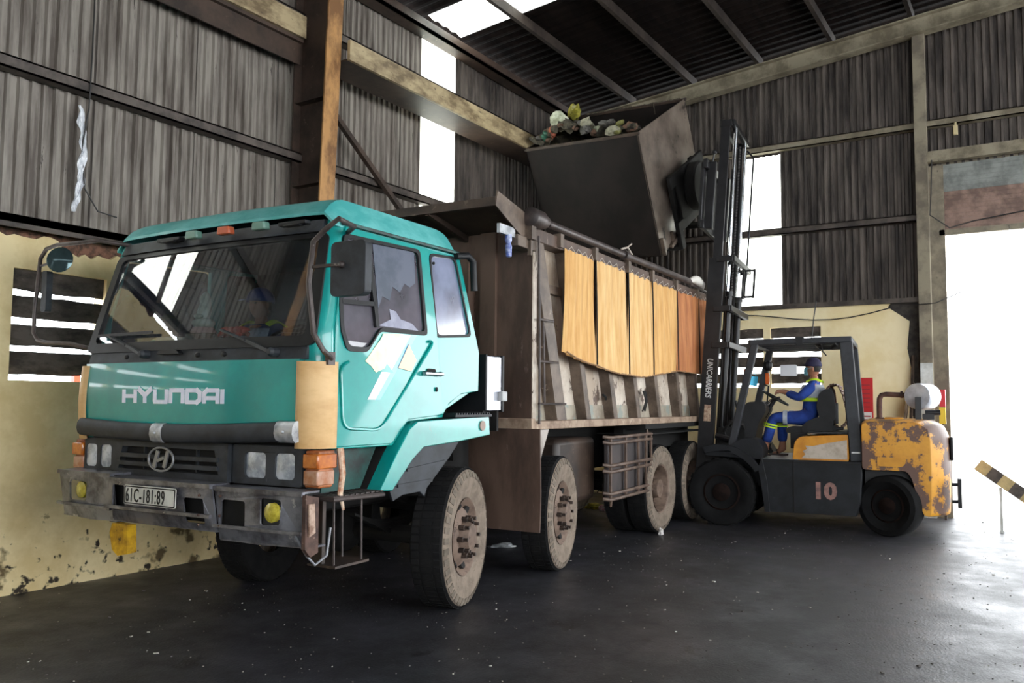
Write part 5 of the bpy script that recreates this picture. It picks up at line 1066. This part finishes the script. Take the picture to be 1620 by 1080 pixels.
def head(parent, c, face, m_=M_skin):
    """head centred at c, looking along +x times face"""
    q = MB(); q.ball((0, 0, 0), (1, 1, 1), 26, 18)
    def sh(x, y, z):
        X, Y, Z = x*.098, y*.075, z*.118
        if z < -.1: X *= 1-.22*(-z-.1) if x < 0 else 1-.02*(-z); Y *= 1-.28*(-z-.1)
        if x > 0: X *= .95
        X += .020*math.exp(-((y/.16)**2+((z+.10)/.22)**2))*(1 if x > .5 else 0)           # nose
        X += .006*math.exp(-((y/.3)**2+((z+.46)/.09)**2))*(1 if x > .4 else 0)             # lips
        X -= .010*math.exp(-(((abs(y)-.38)/.2)**2+((z-.10)/.14)**2))*(1 if x > .3 else 0)  # eye sockets
        return (X*face+c[0], Y+c[1], Z+c[2])
    q.v = [sh(*v) for v in q.v]
    for s in (-1, 1): q.ball((c[0]-.005*face, c[1]+s*.078, c[2]-.005), (.018, .009, .030), 8, 6)
    return q
def hand(q_nodes, q_edges, root, wrist, direction, down, side, pre, curl=1.0):
    """five bent fingers and a thumb from a wrist; direction = along the palm, down = palm normal, side = towards the thumb"""
    W, D, Nn, S_ = Vector(wrist), Vector(direction).normalized(), Vector(down).normalized(), Vector(side).normalized()
    q_nodes[pre+'palm'] = (W+D*.045, .030, .022); q_edges.append((root, pre+'palm'))
    q_nodes[pre+'palm2'] = (W+D*.08, .034, .018); q_edges.append((pre+'palm', pre+'palm2'))
    for i, (off, L_) in enumerate(((.030, .9), (.010, 1.0), (-.011, .93), (-.031, .74))):
        b0 = W+D*.088+S_*off; p1 = b0+(D*.75+Nn*.45*curl)*.036*L_; p2 = p1+(D*.15+Nn*.95*curl)*.028*L_; p3 = p2+(-D*.45+Nn*.6*curl)*.020*L_
        prev = pre+'palm2'
        for j, (p, r) in enumerate(((b0, .0095), (p1, .009), (p2, .0085), (p3, .0075))):
            k = '%sf%d%d' % (pre, i, j); q_nodes[k] = (p, r, r); q_edges.append((prev, k)); prev = k
    prev = pre+'palm'
    for j, (p, r) in enumerate(((W+D*.045+S_*.038, .012), (W+D*.075+S_*.055+Nn*.012, .0105), (W+D*.09+S_*.045+Nn*.035, .009))):
        k = '%st%d' % (pre, j); q_nodes[k] = (p, r, r); q_edges.append((prev, k)); prev = k

def person(loc, rz, label, P, colours, name='person'):
    """P: joint positions in the figure's own frame (x = facing)"""
    root = empty(name, loc, rz); V = lambda k: Vector(P[k])
    # the body: torso, neck, arms with hands, legs with feet in one skin
    n = {}; e = []
    n['pelvis'] = (V('pelvis'), .112, .105); n['belly'] = (V('pelvis').lerp(V('chest'), .5), .13, .118); n['chest'] = (V('chest'), .15, .12); n['neck0'] = (V('neck'), .062, .062); n['neck1'] = (V('neck').lerp(V('head'), .6), .052, .055)
    e += [('pelvis', 'belly'), ('belly', 'chest'), ('chest', 'neck0'), ('neck0', 'neck1')]
    for s in 'LR':
        n['sh'+s] = (V('sh'+s), .062, .062); n['el'+s] = (V('el'+s), .043, .043); n['wr'+s] = (V('wr'+s), .027, .024)
        n['hip'+s] = (V('hip'+s), .076, .076); n['kn'+s] = (V('kn'+s), .060, .060); n['an'+s] = (V('an'+s), .036, .036); n['cf'+s] = (V('kn'+s).lerp(V('an'+s), .35)-Vector((.012, 0, 0)), .056, .056)
        n['hl'+s] = (V('an'+s)+Vector((-.03, 0, -.05)), .034, .034); n['bt'+s] = (V('toe'+s)-Vector((.06, 0, 0)), .040, .026); n['to'+s] = (V('toe'+s), .034, .016)
        e += [('chest', 'sh'+s), ('sh'+s, 'el'+s), ('el'+s, 'wr'+s), ('pelvis', 'hip'+s), ('hip'+s, 'kn'+s), ('kn'+s, 'cf'+s), ('cf'+s, 'an'+s), ('an'+s, 'hl'+s), ('an'+s, 'bt'+s), ('bt'+s, 'to'+s)]
        d = (V('wr'+s)-V('el'+s)).normalized(); hand(n, e, 'wr'+s, V('wr'+s), P.get('hd'+s, d), P.get('pn'+s, (0, 0, -1)), (0, -1, .1) if s == 'L' else (0, 1, .1), s, 1)
    body = skin('body', n, e, M_skin, root)
    hb = head(root, P['head'], 1); ho = hb.build('h', M_skin, root, smooth=80)
    # one continuous body mesh: join the head into it
    bm = bmesh.new(); bm.from_mesh(body.data); bm.from_mesh(ho.data); bm.to_mesh(body.data); bm.free(); bpy.data.objects.remove(ho); body.data.shade_smooth()
    c = Vector(P['head'])
    q = MB()
    for s in (-1, 1): q.ball((c.x+.078, c.y+s*.029, c.z+.012), (.010, .013, .008), 8, 6)
    q.build('eyes', mat('eye_dark', '#1a1512', rough=.3), root)
    q = MB()
    for s in (-1, 1): q.bar((c.x+.086, c.y+s*.018, c.z+.036), (c.x+.076, c.y+s*.045, c.z+.034), .008, .006)
    q.build('eyebrows', M_hair, root)
    q = MB(); q.ball((0, 0, 0), (1, 1, 1), 22, 16); q.v = [(c.x-.012+x*.098, c.y+y*.081, c.z+.018+z*.112) for x, y, z in q.v]
    keep = [f for f in q.f if all((q.v[i][2] > c.z-.055+.55*max(0, q.v[i][0]-c.x+.02)+(.05 if q.v[i][0] > c.x+.02 else 0)) for i in f)]; q.f = keep; q.mi = [0]*len(keep); q.build('hair', M_hair, root, smooth=60)
    # coverall follows the body
    n2 = {k: (n[k][0], n[k][1]+(.018 if k[:3] not in ('hip', 'pel') else .036), n[k][2]+(.018 if k[:3] not in ('hip', 'pel') else .036)) for k in n if k in ('pelvis', 'belly', 'chest', 'neck0') or k[:2] in ('sh', 'el', 'ki', 'kn', 'cf') or k[:3] == 'hip'}
    for s in 'LR':
        n2['wc'+s] = (V('el'+s).lerp(V('wr'+s), .82), .042, .040); n2['ac'+s] = (V('kn'+s).lerp(V('an'+s), .84), .066, .066)
    n2['neck0'] = (n['neck0'][0]-Vector((0, 0, .012)), .068, .068)
    e2 = [(a, b) for a, b in e if a in n2 and b in n2]+[('el'+s, 'wc'+s) for s in 'LR']+[('cf'+s, 'ac'+s) for s in 'LR']
    cv = skin('coverall', n2, e2, colours[0], root)
    return root, n2, e2
# driver of the forklift, in the forklift's frame shifted to the seat
DX, DY = .84, -.76
P = dict(pelvis=(.09, 0, 1.405), chest=(.04, 0, 1.74), neck=(.03, 0, 1.90), head=(.045, 0, 2.055), shL=(.02, .17, 1.83), shR=(.02, -.17, 1.83), elL=(.20, .25, 1.66), elR=(.22, -.25, 1.66), wrL=(.405, .12, 1.735), wrR=(.42, -.12, 1.76),
         hdL=(.8, -.1, .1), hdR=(.8, .1, .05), hipL=(.12, .10, 1.395), hipR=(.12, -.10, 1.395), knL=(.56, .13, 1.40), knR=(.48, -.13, 1.40), anL=(.66, .12, .985), anR=(.46, -.12, .985), toeL=(.80, .12, .915), toeR=(.60, -.12, .915))
lo_ = Matrix.Translation(FO) @ Matrix.Rotation(FA, 4, 'Z') @ Vector((DX, DY, 0))
drv, n2, e2 = person(tuple(lo_), FA, '', P, (M_cov,))
tag(drv, 'person in blue coverall, reflective vest, cap and face mask driving the forklift', 'person')
# vest: shoulders and chest in silver, lime bands
def ring(c, rx, ry, h, m_, nm, par, tilt=(0, 0, 1), th=.006, n=28):
    q = MB(); q.lathe([(1, -h/2), (1.0, h/2), (.97, h/2), (.97, -h/2)], (0, 0, 0), (0, 0, 1), n); T = Vector(tilt).normalized(); rot = Vector((0, 0, 1)).rotation_difference(T).to_matrix()
    q.v = [tuple(rot @ Vector((v[0]*rx, v[1]*ry, v[2]))+Vector(c)) for v in q.v]; return q.build(nm, m_, par, smooth=50)
def vest(root, P, col_a, col_b):
    c = Vector(P['chest']); q = MB()
    def vf(u, v):
        a = 2*PI*u; z = c.z-.10+.20*v; k = 1-.25*v**3; return (c.x+.01+.172*k*math.cos(a), c.y+.205*(1-.16*v**2)*math.sin(a), z)
    q.grid(vf, 40, 8, 0); vo = q.build('reflective_vest', col_a, root, smooth=60)
    s = vo.modifiers.new('s', 'SOLIDIFY'); s.thickness = .01
    q = MB(); q.grid(lambda u, v: (lambda p: (c.x+(p[0]-c.x)*1.03, c.y+(p[1]-c.y)*1.03, p[2]))(vf(u, -.12+.24*v)), 40, 2, 0); b = q.build('vest_band', col_b, vo, smooth=60); b.modifiers.new('s', 'SOLIDIFY').thickness = .006
    for sgn in (1, -1):
        q = MB(); sh = Vector(P['shL' if sgn > 0 else 'shR']); q.grid(lambda u, v: (sh.x-.10+.20*u, sh.y-sgn*.04+sgn*.05*v+0, sh.z+.05+.036*math.sin(PI*u)-.02*v), 12, 2, (0, 0, .01)); q.build('shoulder_band', col_b, vo, smooth=60)
    return vo
vest(drv, P, M_silver, M_lime)
def limbband(root, A, B, t, w_, r, m_, nm):
    A, B = Vector(A), Vector(B); d = (B-A).normalized(); c = A.lerp(B, t); q = MB(); q.lathe([(r, -w_/2), (r, w_/2), (r*.94, w_/2), (r*.94, -w_/2)], c, d, 24); return q.build(nm, m_, root, smooth=50)
for s in 'LR':
    limbband(drv, P['hip'+s], P['kn'+s], .62, .055, .094, M_silver, 'trouser_band')
    limbband(drv, P['kn'+s], P['an'+s], .22, .022, .089, M_lime, 'trouser_band'); limbband(drv, P['kn'+s], P['an'+s], .30, .018, .086, M_lime, 'trouser_band')
    a = Vector(P['an'+s]); q = MB(); q.plate(rounded([(a.x-.07, -.045), (a.x+.15, -.05), (a.x+.19, 0), (a.x+.15, .05), (a.x-.07, .045)], .03), [], lambda u, v, w: (u, a.y+v, .888+w), .02); q.tube([(a.x+.06, a.y-.05, .905), (a.x+.08, a.y, .955), (a.x+.06, a.y+.05, .905)], .014, 6); q.build('sandal', mat('sandal_brown', '#3a2420', rough=.6), drv, smooth=40)
c = Vector(P['head']); q = MB()
def capf(u, v): a = 2*PI*u; ph = v*PI*.52; return (c.x-.008+.108*math.sin(ph)*math.cos(a), c.y+.089*math.sin(ph)*math.sin(a), c.z+.035+.118*math.cos(ph))
q.grid(capf, 28, 10); q.grid(lambda u, v: (c.x+.07+.10*v*math.cos((u-.5)*1.6), c.y+.088*2*(u-.5)*(1-.15*v), c.z+.055-.012*v+.0), 12, 4, (0, 0, .005)); cap = q.build('cap', mat('navy_cap', '#2f2c50', '#26233f', rough=.8, scale=8), drv, smooth=60); cap.modifiers.new('s', 'SOLIDIFY').thickness = .004
q = MB(); q.grid(lambda u, v: (c.x+.045+.068*math.cos((u-.5)*2.6)-.012*abs(v-.5), c.y+.082*math.sin((u-.5)*2.6), c.z-.085+.095*v), 16, 6, (.003, 0, 0)); mk = q.build('face_mask', mat('mask_blue', '#6fb6cf', rough=.7), drv, smooth=60)
for s in (-1, 1): MB().tube([(c.x+.05, c.y+s*.076, c.z-.0), (c.x-.01, c.y+s*.085, c.z+.01)], .002, 4).build('ear_loop', MC['mask_blue'], mk)

# worker inside the truck cab, seen through the windscreen
P2 = dict(pelvis=(.04, 0, 1.82), chest=(.02, 0, 2.05), neck=(.03, 0, 2.19), head=(.06, 0, 2.345), shL=(.02, .17, 2.13), shR=(.02, -.17, 2.13), elL=(.16, .23, 1.92), elR=(.16, -.23, 1.92), wrL=(.30, .12, 1.87), wrR=(.30, -.12, 1.87),
          hipL=(.06, .10, 1.76), hipR=(.06, -.10, 1.76), knL=(.44, .13, 1.80), knR=(.44, -.13, 1.80), anL=(.50, .12, 1.42), anR=(.50, -.12, 1.42), toeL=(.56, .12, 1.36), toeR=(.56, -.12, 1.36))
wk, _, _ = person(tw(-.44, 1.65, 0), TA+PI, '', P2, (mat('dark_workwear', '#27406e', '#1d3258', rough=.85, scale=6),))
tag(wk, 'person in blue helmet and lime striped vest sitting in the truck cab', 'person')
vest(wk, P2, M_silver, M_lime)
c = Vector(P2['head']); q = MB(); q.grid(lambda u, v: (c.x-.005+.125*math.sin(v*1.6)*math.cos(2*PI*u), c.y+.108*math.sin(v*1.6)*math.sin(2*PI*u), c.z+.03+.12*math.cos(v*1.6)), 28, 10); q.grid(lambda u, v: (c.x+.09+.07*v*math.cos((u-.5)*1.6), c.y+.2*(u-.5), c.z+.04-.01*v), 12, 3, (0, 0, .005)); h_ = q.build('safety_helmet', mat('helmet_blue', '#25408c', rough=.3), wk, smooth=60); h_.modifiers.new('s', 'SOLIDIFY').thickness = .004

# spare blue mask hanging on the forklift front post
q = MB(); q.grid(lambda u, v: (1.52+.13*u+.02*v, -.28-.02*math.sin(u*5), 1.93-.12*v+.02*u), 8, 6, (0, .006, 0)); wobble(q, .012, 12); q.tube([(1.65, -.28, 1.95), (1.64, -.21, 2.0)], .002, 4).tube([(1.53, -.29, 1.93), (1.62, -.2, 2.02)], .002, 4)
o = q.build('hanging_mask', mat('mask_cyan', '#49b8dc', rough=.6), None, smooth=60); o.matrix_world = Matrix.Translation(FO) @ Matrix.Rotation(FA, 4, 'Z'); tag(o, 'cyan cloth mask hanging from the front post of the forklift', 'mask')

# ------------------------------------------------------------------ litter on the floor
def ground_bit(name, x, y, rx, ry, rz, m_, label, cat, seed):
    q = MB(); q.ball((0, 0, 0), (1, 1, 1), 14, 9); q.v = [tuple(Vector(p)*(1+.5*noise.noise(Vector(p)*2+Vector((seed, 1, 0))))) for p in q.v]; q.v = [(p[0]*rx, p[1]*ry, max(p[2], -.6)*rz) for p in q.v]
    o = q.build(name, m_, None, smooth=50); o.location = (x, y, .6*rz); o.rotation_euler = (0, 0, seed); tag(o, label, cat)
ground_bit('plastic_bag', 7.75, 5.05, .05, .16, .03, mat('clear_bag', '#8f9294', '#5f6264', rough=.3, scale=14), 'flattened clear plastic bag on the floor behind the front wheel', 'bag', 1.0)
ground_bit('paper_scrap', 11.25, 5.52, .10, .12, .05, mat('red_scrap', '#b86a6a', '#d8d0cc', rough=.7, scale=20), 'pinkish paper scrap on the floor beyond the second wheel', 'scrap', 2.0)
ground_bit('plastic_bag', 11.4, 5.75, .12, .16, .05, mat('yellow_scrap', '#c2b63c', '#8a8430', rough=.5, scale=14), 'yellow plastic bag on the floor behind the truck', 'bag', 3.0)
ground_bit('plastic_bag', 11.55, 5.45, .14, .2, .04, mat('white_scrap', '#dfe0dc', '#a9aaa6', rough=.5, scale=14), 'white plastic sheet scrap on the floor behind the truck', 'bag', 4.0)
ground_bit('rag', 9.6, 3.97, .03, .05, .05, mat('pale_rag', '#cfcac6', rough=.8), 'tiny white rag on the floor by the rear truck wheel', 'rag', 5.0)
q = MB()
for i in range(2600):
    t = random.random(); d = 2.3+11*t**1.3; a = YA+random.uniform(-.62, .62); x, y = d*math.cos(a), d*math.sin(a)
    if y > YW-.1 or x > XR-.1: continue
    s = random.uniform(.002, .008)*(2 if random.random() < .05 else 1)
    q.k = 0 if random.random() < .3 else 1
    q.bar((x, y, s*.35), (x+random.uniform(-2, 2)*s, y+random.uniform(-2, 2)*s, s*.35), s, s*.5)
o = q.build('floor_grit', [M_litter, mat('grit_dark', '#5a5552', rough=.9)], None, smooth=0); tag(o, 'pale grit and tiny scraps strewn over the wet dark floor', 'grit', None, 'stuff')
